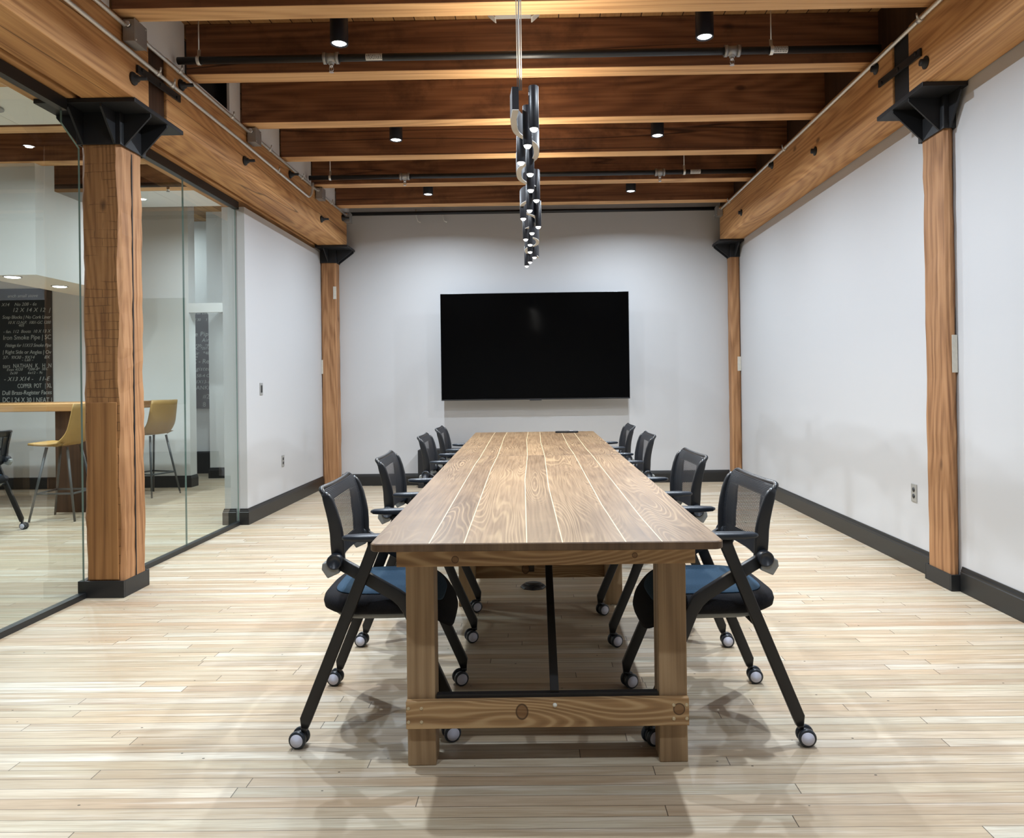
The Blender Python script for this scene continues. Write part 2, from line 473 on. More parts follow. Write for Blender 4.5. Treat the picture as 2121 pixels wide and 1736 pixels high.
def tabletop_mat():
    """Glued-up pine top: boards of uneven width along Y (UV u across, v along), pale lines in the joints."""
    k = N('stained_pine_tabletop')
    tc = k.n('ShaderNodeTexCoord')
    sx = k.n('ShaderNodeSeparateXYZ')
    k.l(tc.outputs['UV'], sx.inputs[0])
    U, V = sx.outputs['X'], sx.outputs['Y']
    seams = [0.170, 0.269, 0.446, 0.547, 0.725, 0.827]
    idx = None
    line = None
    for s in seams:
        st = k.math('GREATER_THAN', U, s)
        idx = st if idx is None else k.math('ADD', idx, st)
        d = k.math('LESS_THAN', k.math('ABSOLUTE', k.math('SUBTRACT', U, s)), 0.0016)
        line = d if line is None else k.math('MAXIMUM', line, d)
    oi = k.n('ShaderNodeObjectInfo')
    bid = k.math('ADD', idx, k.math('MULTIPLY', oi.outputs['Random'], 13.0))
    r = k.white(bid)
    cb = k.n('ShaderNodeCombineXYZ')
    k.l(k.math('ADD', k.math('MULTIPLY', U, 1.2), k.math('MULTIPLY', r, 23.0)), cb.inputs[0])
    k.l(k.math('MULTIPLY', V, 1.0), cb.inputs[1])
    k.l(k.math('MULTIPLY', bid, 5.3), cb.inputs[2])
    v = cb.outputs[0]
    f0 = k.noise(k.mapping(v, (1, 0.10, 1)), 5.0, 1.5, 0.4, 0.12)
    ring = k.rng(k.math('SINE', k.math('MULTIPLY', f0, 46 * 2 * PI)), -1, 1)
    fib = k.noise(k.mapping(v, (1, 0.03, 1)), 90, 3, 0.6)
    low = k.noise(k.mapping(v, (1, 0.3, 1)), 2.2, 3, 0.6)
    f = k.math('ADD', k.math('MULTIPLY', k.rng(fib, 0.25, 0.75), 0.38), k.math('MULTIPLY', low, 0.62))
    f = k.math('ADD', f, k.math('MULTIPLY', k.math('SUBTRACT', r, 0.5), 0.22))
    col = k.ramp(f, [(0.25, (0.100, 0.057, 0.028)), (0.5, (0.165, 0.100, 0.052)), (0.78, (0.255, 0.163, 0.088))])
    th = k.rng(ring, 0.62, 1.0)
    msk = k.rng(k.noise(k.mapping(v, (1, 0.35, 1)), 3.0, 2), 0.44, 0.58)
    col = k.mix(k.math('MULTIPLY', k.math('MULTIPLY', th, msk), 0.50), col, (0.44, 0.31, 0.175))
    vo = k.voro(k.mapping(v, (1, 0.8, 1)), 4.0)
    kn = k.rng(vo.outputs['Distance'], 0.03, 0.07, 1, 0)
    on = k.math('GREATER_THAN', k.white(vo.outputs['Color']), 0.70)
    kn = k.math('MULTIPLY', kn, on)
    col = k.mix(k.math('MULTIPLY', kn, 0.7), col, (0.055, 0.024, 0.010))
    # cross-grain brush patches
    pt = k.rng(k.noise(v, 3.5, 4, 0.6), 0.45, 0.7)
    col = k.mix(k.math('MULTIPLY', pt, 0.25), col, (0.31, 0.205, 0.11))
    ge = k.n('ShaderNodeNewGeometry')
    sn_ = k.n('ShaderNodeSeparateXYZ')
    k.l(ge.outputs['True Normal'], sn_.inputs[0])
    line = k.math('MULTIPLY', line, k.math('GREATER_THAN', sn_.outputs['Z'], 0.9))
    col = k.mix(k.math('MULTIPLY', line, 0.9), col, (0.66, 0.54, 0.34))
    k.bsdf(col, k.rng(fib, 0, 1, 0.30, 0.48), 0, 0.45, bump=fib, bstr=0.12, bdist=0.002)
    return k.m


M['tabletop'] = tabletop_mat()


M['end_grain'] = wood('dark_stained_end_grain', (0.15, 0.092, 0.050), (0.105, 0.062, 0.033), (0.06, 0.034, 0.018), 'z', fig=3, rings=3, rough=0.45, vary=0.02)


def plank_ceiling():
    k = N('old_plank_ceiling')
    tc = k.n('ShaderNodeTexCoord')
    sx = k.n('ShaderNodeSeparateXYZ')
    k.l(tc.outputs['Object'], sx.inputs[0])
    xr = k.math('DIVIDE', k.math('ADD', sx.outputs['X'], 20.0), 0.142)
    row = k.math('FLOOR', xr)
    fx = k.math('FRACT', xr)
    r = k.white(row)
    gap = k.math('LESS_THAN', fx, 0.05)
    g = k.noise(k.mapping(tc.outputs['Object'], (1, 0.06, 1)), 40, 3)
    col = k.ramp(k.math('ADD', k.math('MULTIPLY', r, 0.5), k.math('MULTIPLY', g, 0.5)),
                 [(0.2, (0.24, 0.115, 0.045)), (0.55, (0.40, 0.215, 0.085)), (0.85, (0.52, 0.30, 0.125))])
    col = k.mix(gap, col, (0.03, 0.014, 0.008))
    k.bsdf(col, 0.7, 0, 0.3, bump=g, bstr=0.2)
    return k.m


M['ceiling'] = plank_ceiling()


# ------------------------------------------------------------------ mesh helpers
def box(bm, a, b, mat=0, rot=None):
    """Axis-aligned box from corner a to corner b; optional (pivot, Matrix) rotation."""
    x0, y0, z0 = a
    x1, y1, z1 = b
    vs = [bm.verts.new(p) for p in ((x0, y0, z0), (x1, y0, z0), (x1, y1, z0), (x0, y1, z0),
                                    (x0, y0, z1), (x1, y0, z1), (x1, y1, z1), (x0, y1, z1))]
    for f in ((3, 2, 1, 0), (4, 5, 6, 7), (0, 1, 5, 4), (1, 2, 6, 5), (2, 3, 7, 6), (3, 0, 4, 7)):
        bm.faces.new([vs[i] for i in f]).material_index = mat
    if rot:
        p, mt = rot
        for v in vs:
            v.co = Vector(p) + mt @ (v.co - Vector(p))
    return vs


def ring_frames(pts):
    pts = [Vector(p) for p in pts]
    fr = []
    t0 = (pts[1] - pts[0]).normalized()
    ref = Vector((0, 0, 1)) if abs(t0.z) < 0.9 else Vector((1, 0, 0))
    n = (ref - t0 * ref.dot(t0)).normalized()
    for i, p in enumerate(pts):
        a = (pts[i] - pts[i - 1]).normalized() if i else None
        c = (pts[i + 1] - pts[i]).normalized() if i < len(pts) - 1 else None
        t = (a + c).normalized() if a and c else (a or c)
        n = (n - t * n.dot(t)).normalized()
        k = 1.0
        if a and c:
            k = 1.0 / max(0.5, t.dot(a))
        fr.append((p, n.copy(), t.cross(n), k))
    return fr


def skin(bm, rings, closed=True, mat=0, caps=True, smooth=True):
    R = [[bm.verts.new(p) for p in r] for r in rings]
    n = len(R[0])
    for a, b in zip(R, R[1:]):
        for i in range(n if closed else n - 1):
            j = (i + 1) % n
            f = bm.faces.new((a[i], a[j], b[j], b[i]))
            f.material_index = mat
            f.smooth = smooth
    if caps and closed:
        f = bm.faces.new(list(reversed(R[0])))
        f.material_index = mat
        f = bm.faces.new(R[-1])
        f.material_index = mat
    return R


def tube(bm, pts, r, seg=12, mat=0):
    rr = r if isinstance(r, (list, tuple)) else [r] * len(pts)
    rings = []
    for (p, n, b, k), q in zip(ring_frames(pts), rr):
        rings.append([p + n * (q * math.cos(2 * PI * i / seg)) + b * (q * math.sin(2 * PI * i / seg)) for i in range(seg)])
    skin(bm, rings, mat=mat)


def cyl(bm, a, b, r, seg=24, mat=0, r2=None):
    tube(bm, [a, b], [r, r if r2 is None else r2], seg, mat)


def lathe(bm, prof, c=(0, 0, 0), axis='z', seg=32, mat=0):
    rings = []
    for r, h in prof:
        ring = []
        for i in range(seg):
            a = 2 * PI * i / seg
            u, w = r * math.cos(a), r * math.sin(a)
            q = {'z': (u, w, h), 'y': (w, h, u), 'x': (h, u, w)}[axis]
            ring.append(Vector(c) + Vector(q))
        rings.append(ring)
    skin(bm, rings, mat=mat)


def sweep(bm, pts, w, d, lat=(0, 1, 0), mat=0, rnd=0.35, seg=3):
    """Rounded-rectangle bar along pts: w across the path in its plane, d along lat; each a number or a list."""
    pts = [Vector(p) for p in pts]
    lat = Vector(lat).normalized()
    n = len(pts)
    w = w if isinstance(w, (list, tuple)) else [w] * n
    d = d if isinstance(d, (list, tuple)) else [d] * n
    rings = []
    for i, p in enumerate(pts):
        a = (pts[i] - pts[i - 1]).normalized() if i else None
        c = (pts[i + 1] - pts[i]).normalized() if i < n - 1 else None
        t = (a + c).normalized() if a and c else (a or c)
        k = 1 / max(0.6, t.dot(a)) if a and c else 1
        nn = lat.cross(t).normalized()
        hw, hd = w[i] / 2 * k, d[i] / 2
        r = min(hw, hd) * rnd
        ring = []
        for sx_, sy_, a0 in ((1, 1, 0), (-1, 1, 90), (-1, -1, 180), (1, -1, 270)):
            for j in range(seg + 1):
                an = math.radians(a0 + 90 * j / seg)
                ring.append(p + nn * (sx_ * (hw - r) + r * math.cos(an)) + lat * (sy_ * (hd - r) + r * math.sin(an)))
        rings.append(ring)
    skin(bm, rings, mat=mat)


def prism(bm, poly, axis, a, b, mat=0):
    """Extrude a 2-D polygon along an axis from a to b. axis x: (y,z); y: (x,z); z: (x,y)."""
    def p3(q, h):
        return {'x': (h, q[0], q[1]), 'y': (q[0], h, q[1]), 'z': (q[0], q[1], h)}[axis]
    A = [bm.verts.new(p3(q, a)) for q in poly]
    B = [bm.verts.new(p3(q, b)) for q in poly]
    fs = [bm.faces.new(list(reversed(A))), bm.faces.new(B)]
    for i in range(len(poly)):
        j = (i + 1) % len(poly)
        fs.append(bm.faces.new((A[i], A[j], B[j], B[i])))
    for f in fs:
        f.material_index = mat


def obj(name, bm, mat, parent=None, bevel=0.0, seg=2, loc=None, smooth=False):
    bmesh.ops.recalc_face_normals(bm, faces=bm.faces)
    me = bpy.data.meshes.new(name)
    bm.to_mesh(me)
    bm.free()
    for mm in (mat if isinstance(mat, (list, tuple)) else [mat]):
        me.materials.append(M[mm])
    if smooth:
        for p in me.polygons:
            p.use_smooth = True
    o = bpy.data.objects.new(name, me)
    COL.objects.link(o)
    if parent is not None:
        o.parent = parent
    if loc:
        o.location = loc
    if bevel:
        md = o.modifiers.new('bevel', 'BEVEL')
        md.width = bevel
        md.segments = seg
        md.limit_method = 'ANGLE'
        md.angle_limit = math.radians(40)
    return o


def tag(o, label, cat, group=None, kind=None):
    o['label'] = label
    o['category'] = cat
    if group:
        o['group'] = group
    if kind:
        o['kind'] = kind
    return o


def thing(name, label, cat, loc=(0, 0, 0), rz=0.0, group=None):
    o = bpy.data.objects.new(name, None)
    o.empty_display_size = 0.1
    COL.objects.link(o)
    o.location = loc
    o.rotation_euler = (0, 0, rz)
    return tag(o, label, cat, group)


def dup(root, loc, rz, label):
    """A copy of a thing with copies of its parts and sub-parts."""
    def cp(o, par):
        c = o.copy()
        COL.objects.link(c)
        c.parent = par
        for ch in o.children:
            cp(ch, c)
        return c
    r = cp(root, None)
    r.location = loc
    r.rotation_euler = (0, 0, rz)
    r['label'] = label
    return r


def B():
    return bmesh.new()


def struct(name, bm, mat, label, cat, bevel=0.0):
    o = obj(name, bm, mat, None, bevel)
    return tag(o, label, cat, kind='structure')


def area(name, parent, loc, size, watts, color, spread=180):
    ld = bpy.data.lights.new(name, 'AREA')
    ld.shape = 'DISK'
    ld.size = size
    ld.energy = watts
    ld.color = color
    ld.spread = math.radians(spread)
    lo = bpy.data.objects.new(name, ld)
    COL.objects.link(lo)
    lo.parent = parent
    lo.location = loc
    return lo


# ------------------------------------------------------------------ setting
XL, XR, YB, YF, ZC = -2.765, 2.556, 9.445, -2.2, 3.82
XG = -2.85            # glass line
ZG, ZJ = 3.05, 3.47   # underside of girders, underside of joists
XA = -9.0             # far side of the next room

bm = B()
box(bm, (XA, YF, -0.05), (XR + 0.2, 13.5, 0))
struct('floor', bm, 'floor', 'pale narrow-strip maple floor with old nail holes', 'floor')
bm = B()
box(bm, (XA, YF, ZC), (XR + 0.2, 13.5, ZC + 0.06))
struct('ceiling', bm, 'ceiling', 'old timber plank ceiling above the joists', 'ceiling')
bm = B()
box(bm, (XL - 0.2, YB, 0), (XR + 0.2, YB + 0.15, ZC))
struct('wall_back', bm, 'wall', 'white end wall behind the wall-mounted television', 'wall')
bm = B()
box(bm, (XR, YF, 0), (XR + 0.15, YB, ZC))
struct('wall_right', bm, 'wall', 'long white wall on the right of the room', 'wall')
bm = B()
box(bm, (XL - 0.215, 6.88, 0), (XL, YB, 3.0))
struct('wall_left', bm, 'wall', 'short white wall at the end of the glass partition', 'wall')
bm = B()
box(bm, (XA, YF - 0.15, 0), (XR + 0.15, YF, ZC))
struct('wall_front', bm, 'wall', 'white wall behind the viewer', 'wall')
bm = B()
box(bm, (XA - 0.15, YF, 0), (XA, 13.5, ZC))
struct('wall_far_left', bm, 'wall2', 'white far wall of the next room', 'wall')


def baseboard(name, pts, label, h=0.152, t=0.018):
    """Square board with a stepped cap, along a polyline; the room side is on the left of travel."""
    bm = B()
    P = [Vector((x, y)) for x, y in pts]
    prof = [(0, 0), (t, 0), (t, h - 0.035), (t - 0.004, h - 0.030), (t - 0.004, h - 0.022), (t - 0.010, h - 0.008), (t - 0.011, h), (0, h)]
    rings = []
    for i, p in enumerate(P):
        a = (P[i] - P[i - 1]).normalized() if i else None
        c = (P[i + 1] - P[i]).normalized() if i < len(P) - 1 else None
        na = Vector((-a.y, a.x)) if a else None
        nc = Vector((-c.y, c.x)) if c else None
        n = (na + nc) if na and nc else (na or nc)
        n = n / max(0.3, n.dot(na or nc))
        rings.append([(p.x + n.x * q, p.y + n.y * q, z) for q, z in prof])
    skin(bm, rings, smooth=False)
    return struct(name, bm, 'baseblack', label, 'baseboard')


baseboard('baseboard_back', [(2.43, YB), (-2.56, YB)], 'black baseboard along the end wall')
baseboard('baseboard_right_far', [(XR, 4.79), (XR, 9.27)], 'black baseboard on the right wall beyond the post')
baseboard('baseboard_right_near', [(XR, YF), (XR, 4.47)], 'black baseboard on the right wall nearest the viewer')
baseboard('baseboard_left', [(XL, 9.27), (XL, 6.88), (XG + 0.015, 6.88)], 'black baseboard round the short left wall')
baseboard('baseboard_left_outer', [(XG - 0.02, 6.88), (XL - 0.215, 6.88), (XL - 0.215, 9.4)], 'black baseboard on the wall end behind the glass')

# next room
bm = B()
box(bm, (XA, 9.50, 0), (-4.56, 9.68, ZC))
struct('wall_next_room', bm, 'wall2', 'white wall of the next room with the large blackboard', 'wall')
bm = B()
box(bm, (-4.56, 9.50, 2.36), (XL - 0.215, 10.45, 2.40))
box(bm, (-4.56, 9.50, 2.28), (XL - 0.215, 9.56, 2.36))
struct('trim_1', bm, 'wall2', 'white ledge over the opening in the next room', 'ledge')
bm = B()
box(bm, (-4.75, 10.45, 2.36), (XL, 10.6, ZC))
box(bm, (-4.42, 10.53, 0), (XL, 10.6, 2.36))
struct('wall_passage', bm, 'wall2', 'white wall above and behind the opening', 'wall')
bm = B()
box(bm, (-4.72, 10.42, 0), (-4.42, 10.66, 2.36))
struct('wall_passage_corner', bm, 'wall2', 'white wall corner in the passage beyond the glass', 'wall')
bm = B()
box(bm, (-7.0, 11.05, 0), (-4.4, 11.2, ZC))
struct('wall_passage_end', bm, 'wall2', 'white passage wall with the second blackboard', 'wall')
baseboard('baseboard_next_room', [(-4.56, 9.68), (-4.56, 9.50), (XA, 9.50)], 'black baseboard under the large blackboard')
baseboard('baseboard_passage', [(XL - 0.22, 10.53), (-4.42, 10.53)], 'black baseboard on the passage wall')
baseboard('baseboard_passage_corner', [(-4.42, 10.42), (-4.72, 10.42), (-4.72, 10.66)], 'black baseboard round the passage corner')
bm = B()
box(bm, (-7.0, 11.0, 0), (-4.4, 11.05, 0.33))
struct('baseboard_passage_end', bm, 'black_paint', 'tall black base panel under the second blackboard', 'baseboard')

# low soffit over the counter, running back to the wall
bm = B()
box(bm, (-5.42, 6.95, 2.40), (-4.80, 8.62, 3.27))
box(bm, (-5.42, 6.95, 3.27), (-4.80, 7.23, ZC))
struct('trim_2', bm, 'wall2', 'white boxed soffit over the counter', 'soffit')
# white ceiling panels between joists
for n_, (y0, y1), lb in ((3, (5.205, 5.985), 'white ceiling panels in the nearer joist bay of the next room'),
                         (4, (8.02, 8.78), 'white ceiling panels in the farther joist bay of the next room')):
    bm = B()
    x = -3.06
    while x > XA + 1.2:
        box(bm, (x - 1.196, y0, 3.485), (x, y1, 3.51))
        x -= 1.2
    struct('trim_%d' % n_, bm, 'ceil_white', lb, 'ceiling panel')
# infill walls on top of the left girder, between the joists
JY = [4.155, 5.045, 5.99, 6.90, 7.86, 8.785]
JT = 0.155
bm = B()
ye = JY[1:] + [YB]
ys = [y + JT for y in JY]
for i, (a, b) in enumerate(zip(ys, ye)):
    z0, z1 = ZJ - 0.02, ZC
    if i == 1:     # this bay keeps an opening
        x0, x1 = XG + 0.40, XG + 0.42
        box(bm, (x0, a, z0), (x1, b, ZJ + 0.018))
        box(bm, (x0, b - 0.21, ZJ + 0.018), (x1, b, z1))
        box(bm, (x0, a, ZC - 0.04), (x1, b - 0.21, z1))
        continue
    box(bm, (XG + 0.40, a, z0), (XG + 0.42, b, z1))
box(bm, (XG + 0.40, YF, ZJ - 0.02), (XG + 0.42, JY[0], ZC))
struct('wall_left_upper', bm, 'ceil_white', 'white infill wall between joists above the left girder', 'wall')
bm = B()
box(bm, (XG + 0.30, JY[1] + JT, ZJ - 0.02), (XG + 0.31, JY[2], ZC))  # flat black sheet paints the darkness behind the open bay
struct('trim_5', bm, 'matblack', 'black sheet standing for the dark space behind the opening in the white infill wall', 'opening')

# joists: front room span and next-room span, each its own timber
names = ['nearest dark timber joist, at the top edge of the picture', 'dark timber joist right behind the nearer sprinkler pipe',
         'dark timber joist just in front of the second pair of downlights', 'dark timber joist just behind the second pair of downlights',
         'dark timber joist right behind the farther sprinkler pipe', 'farthest dark timber joist, against the end wall']
for i, y in enumerate(JY):
    bm = B()
    box(bm, (XG + 0.43, y, ZJ), (XR, y + JT, ZC))
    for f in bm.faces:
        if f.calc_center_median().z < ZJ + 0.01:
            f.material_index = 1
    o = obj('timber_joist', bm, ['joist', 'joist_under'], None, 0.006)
    tag(o, names[i], 'joist', 'joists over the meeting room')
for i, y in enumerate(JY[1:5]):
    bm = B()
    box(bm, (XA, y, ZJ), (-3.06, y + JT, ZC))
    for f in bm.faces:
        if f.calc_center_median().z < ZJ + 0.01:
            f.material_index = 1
    o = obj('timber_joist', bm, ['joist', 'joist_under'], None, 0.006)
    tag(o, '%s dark joist seen through the glass over the next room' % ['nearest', 'second', 'third', 'farthest'][i], 'joist',
        'joists over the next room')


# girders: two timber lengths each side, meeting over the posts
def girder(side, y0, y1, label):
    s = -1 if side == 'L' else 1
    t = thing('timber_girder', label, 'girder', (0, 0, 0), 0, 'timber girders along both sides')
    if s < 0:
        spans = [(-2.735, -2.416), (-3.05, -2.775)]
    else:
        spans = [(2.30, 2.552)]
    for a, b in spans:
        bm = B()
        box(bm, (a, y0, ZG), (b, y1, ZJ))
        obj('timber', bm, 'girder', t, 0.008)
    xf = -2.416 if s < 0 else 2.30
    bolts = {('L', 0): [(4.365, 3.16)], ('L', 1): [(4.955, 3.36), (6.03, 3.172), (7.14, 3.375), (8.16, 3.165), (9.05, 3.38)],
             ('R', 0): [(4.326, 3.155)], ('R', 1): [(4.953, 3.386), (6.05, 3.18), (7.15, 3.39), (8.25, 3.185), (9.1, 3.38)]}[(side, 0 if y0 < 0 else 1)]
    for y, z in bolts:
        bm = B()
        d = -s
        lathe(bm, [(0.0, 0.0), (0.038, 0.0), (0.040, 0.006), (0.034, 0.016), (0.022, 0.020), (0.022, 0.034), (0.012, 0.036), (0.012, 0.085), (0.0, 0.086)]
              if s < 0 else [(0.0, 0.0), (0.036, 0.0), (0.038, 0.006), (0.020, 0.012), (0.020, 0.034), (0.0, 0.035)], (0, 0, 0), 'x', 16)
        if d < 0:
            for v in bm.verts:
                v.co.x = -v.co.x
        for v in bm.verts:
            v.co += Vector((xf, y, z))
        obj('bolt', bm, 'steel_black', t)
    return t


girder('L', -2.1, 4.55, 'left timber girder, near length running from overhead to the first post')
girder('L', 4.77, 9.26, 'left timber girder, far length over the short white wall')
girder('R', -2.1, 4.53, 'right timber girder, near length at the top right corner')
girder('R', 4.735, 9.24, 'right timber girder, far length running to the end wall')


# posts
def wobble_post(name, x0, x1, y0, y1, z1, label, plaster=()):
    t = thing(name, label, 'post', ((x0 + x1) / 2, (y0 + y1) / 2, 0), 0, 'timber posts')
    hx, hy = (x1 - x0) / 2, (y1 - y0) / 2
    bm = B()
    rings = []
    rr = random.Random(len(label))
    for i in range(25):
        z = 0.0 + z1 * i / 24
        j = lambda: rr.uniform(-0.0035, 0.0035)
        c = 0.018
        q = [(-hx + c, -hy), (hx - c, -hy), (hx, -hy + c), (hx, hy - c), (hx - c, hy), (-hx + c, hy), (-hx, hy - c), (-hx, -hy + c)]
        rings.append([(a + j(), b + j(), z) for a, b in q])
    skin(bm, rings, smooth=False)
    obj('shaft', bm, 'post', t)
    for (a, b) in plaster:
        bm = B()
        box(bm, a, b)
        obj('plaster_patch', bm, 'plaster', t, 0.004)
    return t


pl_ = thing('timber_post', 'thick weathered timber post standing in the glass partition', 'post', (-2.72, 4.665, 0), 0, 'timber posts')
bm = B()
rr = random.Random(3)
rings = []
for i in range(41):
    z = 2.83 * i / 40
    c = 0.02 + 0.006 * math.sin(i * 0.7)
    hx, hy = 0.122, 0.133
    j = lambda: rr.uniform(-0.003, 0.003)
    q = [(-hx + c, -hy), (hx - c, -hy), (hx, -hy + c), (hx, hy - c), (hx - c, hy), (-hx + c, hy), (-hx, hy - c), (-hx, -hy + c)]
    rings.append([(a + j(), b + j(), z) for a, b in q])
skin(bm, rings, smooth=False)
bm.normal_update()
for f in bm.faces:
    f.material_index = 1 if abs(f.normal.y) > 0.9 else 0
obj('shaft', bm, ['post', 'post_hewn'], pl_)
bm = B()   # newer timber facing let into the lower front
box(bm, (-0.100, -0.1375, 0.11), (0.088, -0.128, 1.215))
obj('repair_board', bm, 'post_repair', pl_, 0.004)
bm = B()
box(bm, (0.119, -0.006, 0.1), (0.1255, 0.004, 2.80))
obj('drying_crack', bm, 'matblack', pl_)
wobble_post('timber_post', 2.497, 2.551, 4.49, 4.765, 2.83, 'slim timber post set into the right wall with a plaster smear',
            [((-0.006, -0.1405, 1.33), (0.028, -0.1375, 1.56))])
wobble_post('timber_post', -2.762, -2.565, 9.275, 9.44, 2.88, 'timber post in the far left corner of the room',
            [((-0.1005, -0.0865, 1.45), (-0.080, -0.082, 1.63)), ((0.06, -0.0865, 2.40), (0.101, -0.082, 2.56))])
wobble_post('timber_post', 2.435, 2.553, 9.275, 9.44, 2.88, 'narrow timber post in the far right corner of the room',
            [((0.015, -0.0865, 1.42), (0.0605, -0.082, 1.60))])

# black plinths round the two near posts
for nm, x0, x1, y0, y1, lb in (('post_plinth', -2.88, -2.592, 4.515, 4.815, 'black plinth boxed round the foot of the left post'),
                               ('post_plinth', 2.486, 2.554, 4.475, 4.78, 'black plinth at the foot of the right wall post')):
    bm = B()
    if x0 < 0:
        a, b, c, d = -2.843, -2.598, 4.531, 4.799
        for q in (((x0, y0), (x1, c)), ((x0, d), (x1, y1)), ((b, c), (x1, d)), ((x0, c), (a, d))):
            box(bm, (*q[0], 0), (*q[1], 0.105))
    else:
        for q in (((x0, y0), (x1, 4.489)), ((x0, 4.767), (x1, y1)), ((x0, 4.489), (2.496, 4.767))):
            box(bm, (*q[0], 0), (*q[1], 0.10))
    o = obj(nm, bm, 'black_paint', None, 0.002)
    tag(o, lb, 'plinth', 'black plinths at the post feet')


# steel cap brackets on the posts
def post_cap(x, y, hx, hy, px0, px1, py0, py1, zb, label, gus):
    t = thing('post_cap_bracket', label, 'bracket', (x, y, 0), 0, 'black steel caps on the posts')
    bm = B()
    box(bm, (px0 - x, py0 - y, ZG - 0.028), (px1 - x, py1 - y, ZG - 0.001))
    obj('top_plate', bm, 'steel_black', t, 0.002)
    bm = B()
    for q in (((-hx - 0.012, -hy - 0.012), (hx + 0.012, -hy)), ((-hx - 0.012, hy), (hx + 0.012, hy + 0.012)),
              ((-hx - 0.012, -hy), (-hx, hy)), ((hx, -hy), (hx + 0.012, hy))):
        box(bm, (*q[0], zb), (*q[1], ZG - 0.028))
    obj('sleeve', bm, 'steel_black', t, 0.002)
    zt = ZG - 0.028
    for kind, off in gus:
        bm = B()
        th = 0.007
        if kind == '-y':
            prism(bm, [(-hy - 0.012, zb), (-hy - 0.012, zt), (py0 - y + 0.01, zt), (py0 - y + 0.01, zt - 0.02)], 'x', off - th, off + th)
        elif kind == '+y':
            prism(bm, [(hy + 0.012, zb), (hy + 0.012, zt), (py1 - y - 0.01, zt), (py1 - y - 0.01, zt - 0.02)], 'x', off - th, off + th)
        elif kind == '-x':
            prism(bm, [(-hx - 0.012, zb), (-hx - 0.012, zt), (px0 - x + 0.01, zt), (px0 - x + 0.01, zt - 0.02)], 'y', off - th, off + th)
        else:
            prism(bm, [(hx + 0.012, zb), (hx + 0.012, zt), (px1 - x - 0.01, zt), (px1 - x - 0.01, zt - 0.02)], 'y', off - th, off + th)
        obj('gusset', bm, 'steel_black', t, 0.001)
    return t


post_cap(-2.72, 4.665, 0.125, 0.136, -3.02, -2.405, 4.365, 4.965, 2.82, 'black steel cap with gussets on the thick left post',
         [('-y', -0.1), ('-y', 0.1), ('+y', -0.1), ('+y', 0.1), ('+x', -0.1), ('+x', 0.1), ('-x', -0.1), ('-x', 0.1)])
post_cap(2.520, 4.627, 0.026, 0.140, 2.285, 2.553, 4.34, 4.925, 2.82, 'black steel cap with gussets on the slim right post',
         [('-y', 0.0), ('+y', 0.0), ('-x', -0.1), ('-x', 0.1)])
post_cap(-2.66, 9.357, 0.090, 0.082, -2.765, -2.36, 9.06, 9.44, 2.86, 'black steel cap under the far end of the left girder',
         [('-y', 0.0), ('+x', -0.05), ('+x', 0.05)])
post_cap(2.494, 9.357, 0.048, 0.082, 2.25, 2.553, 9.06, 9.44, 2.86, 'black steel cap under the far end of the right girder',
         [('-y', 0.0), ('-x', -0.05), ('-x', 0.05)])
# tie straps across the girder joints
for sx_, xa, y0, z0, y1, z1, lb in ((-1, -2.414, 4.40, 3.235, 4.93, 3.255, 'black steel strap bridging the left girder joint'),
                                    (1, 2.297, 4.365, 3.235, 4.90, 3.262, 'black steel strap bridging the right girder joint')):
    t = thing('steel_strap', lb, 'strap', (xa, (y0 + y1) / 2, 0), 0, 'straps across the girder joints')
    bm = B()
    hy = (y1 - y0) / 2
    a, b = (0, 0.012) if sx_ < 0 else (-0.012, 0)
    prism(bm, [(-hy, z0 - 0.024), (hy, z1 - 0.024), (hy, z1 + 0.024), (-hy, z0 + 0.024)], 'x', a, b)
    obj('flat_bar', bm, 'steel_black', t, 0.001)
    for q in (-hy + 0.05, 0, hy - 0.05):
        bm = B()
        e = 0.012 if sx_ < 0 else -0.012
        cyl(bm, (e, q, (z0 + z1) / 2), (e * 1.6, q, (z0 + z1) / 2), 0.012, 12)
        obj('rivet', bm, 'steel_black', t)
# dark block stands for the shade in the open left joint
bm = B()
box(bm, (-2.73, 4.552, ZG + 0.002), (-2.436, 4.768, ZJ - 0.002))
o = obj('dark_gap_filler', bm, 'darkwood')
tag(o, 'dark wood filler standing for the shaded gap between the left girder lengths', 'block')
bm = B()
box(bm, (2.315, 4.532, ZG + 0.002), (2.54, 4.733, ZJ - 0.002))
o = obj('dark_gap_filler', bm, 'matblack')  # black colour stands for the shade in the open right joint
tag(o, 'black filler standing for the shaded gap between the right girder lengths', 'block')

# boards added to darken the gaps between joists over the right girder
bm = B()
for a_, b_ in zip([YF] + [y + JT for y in JY], JY + [YB]):
    box(bm, (2.36, a_, ZJ - 0.01), (2.38, b_, ZC))
struct('trim_10', bm, 'darkwood', 'dark boards added to darken the gaps between joists over the right girder', 'boards')

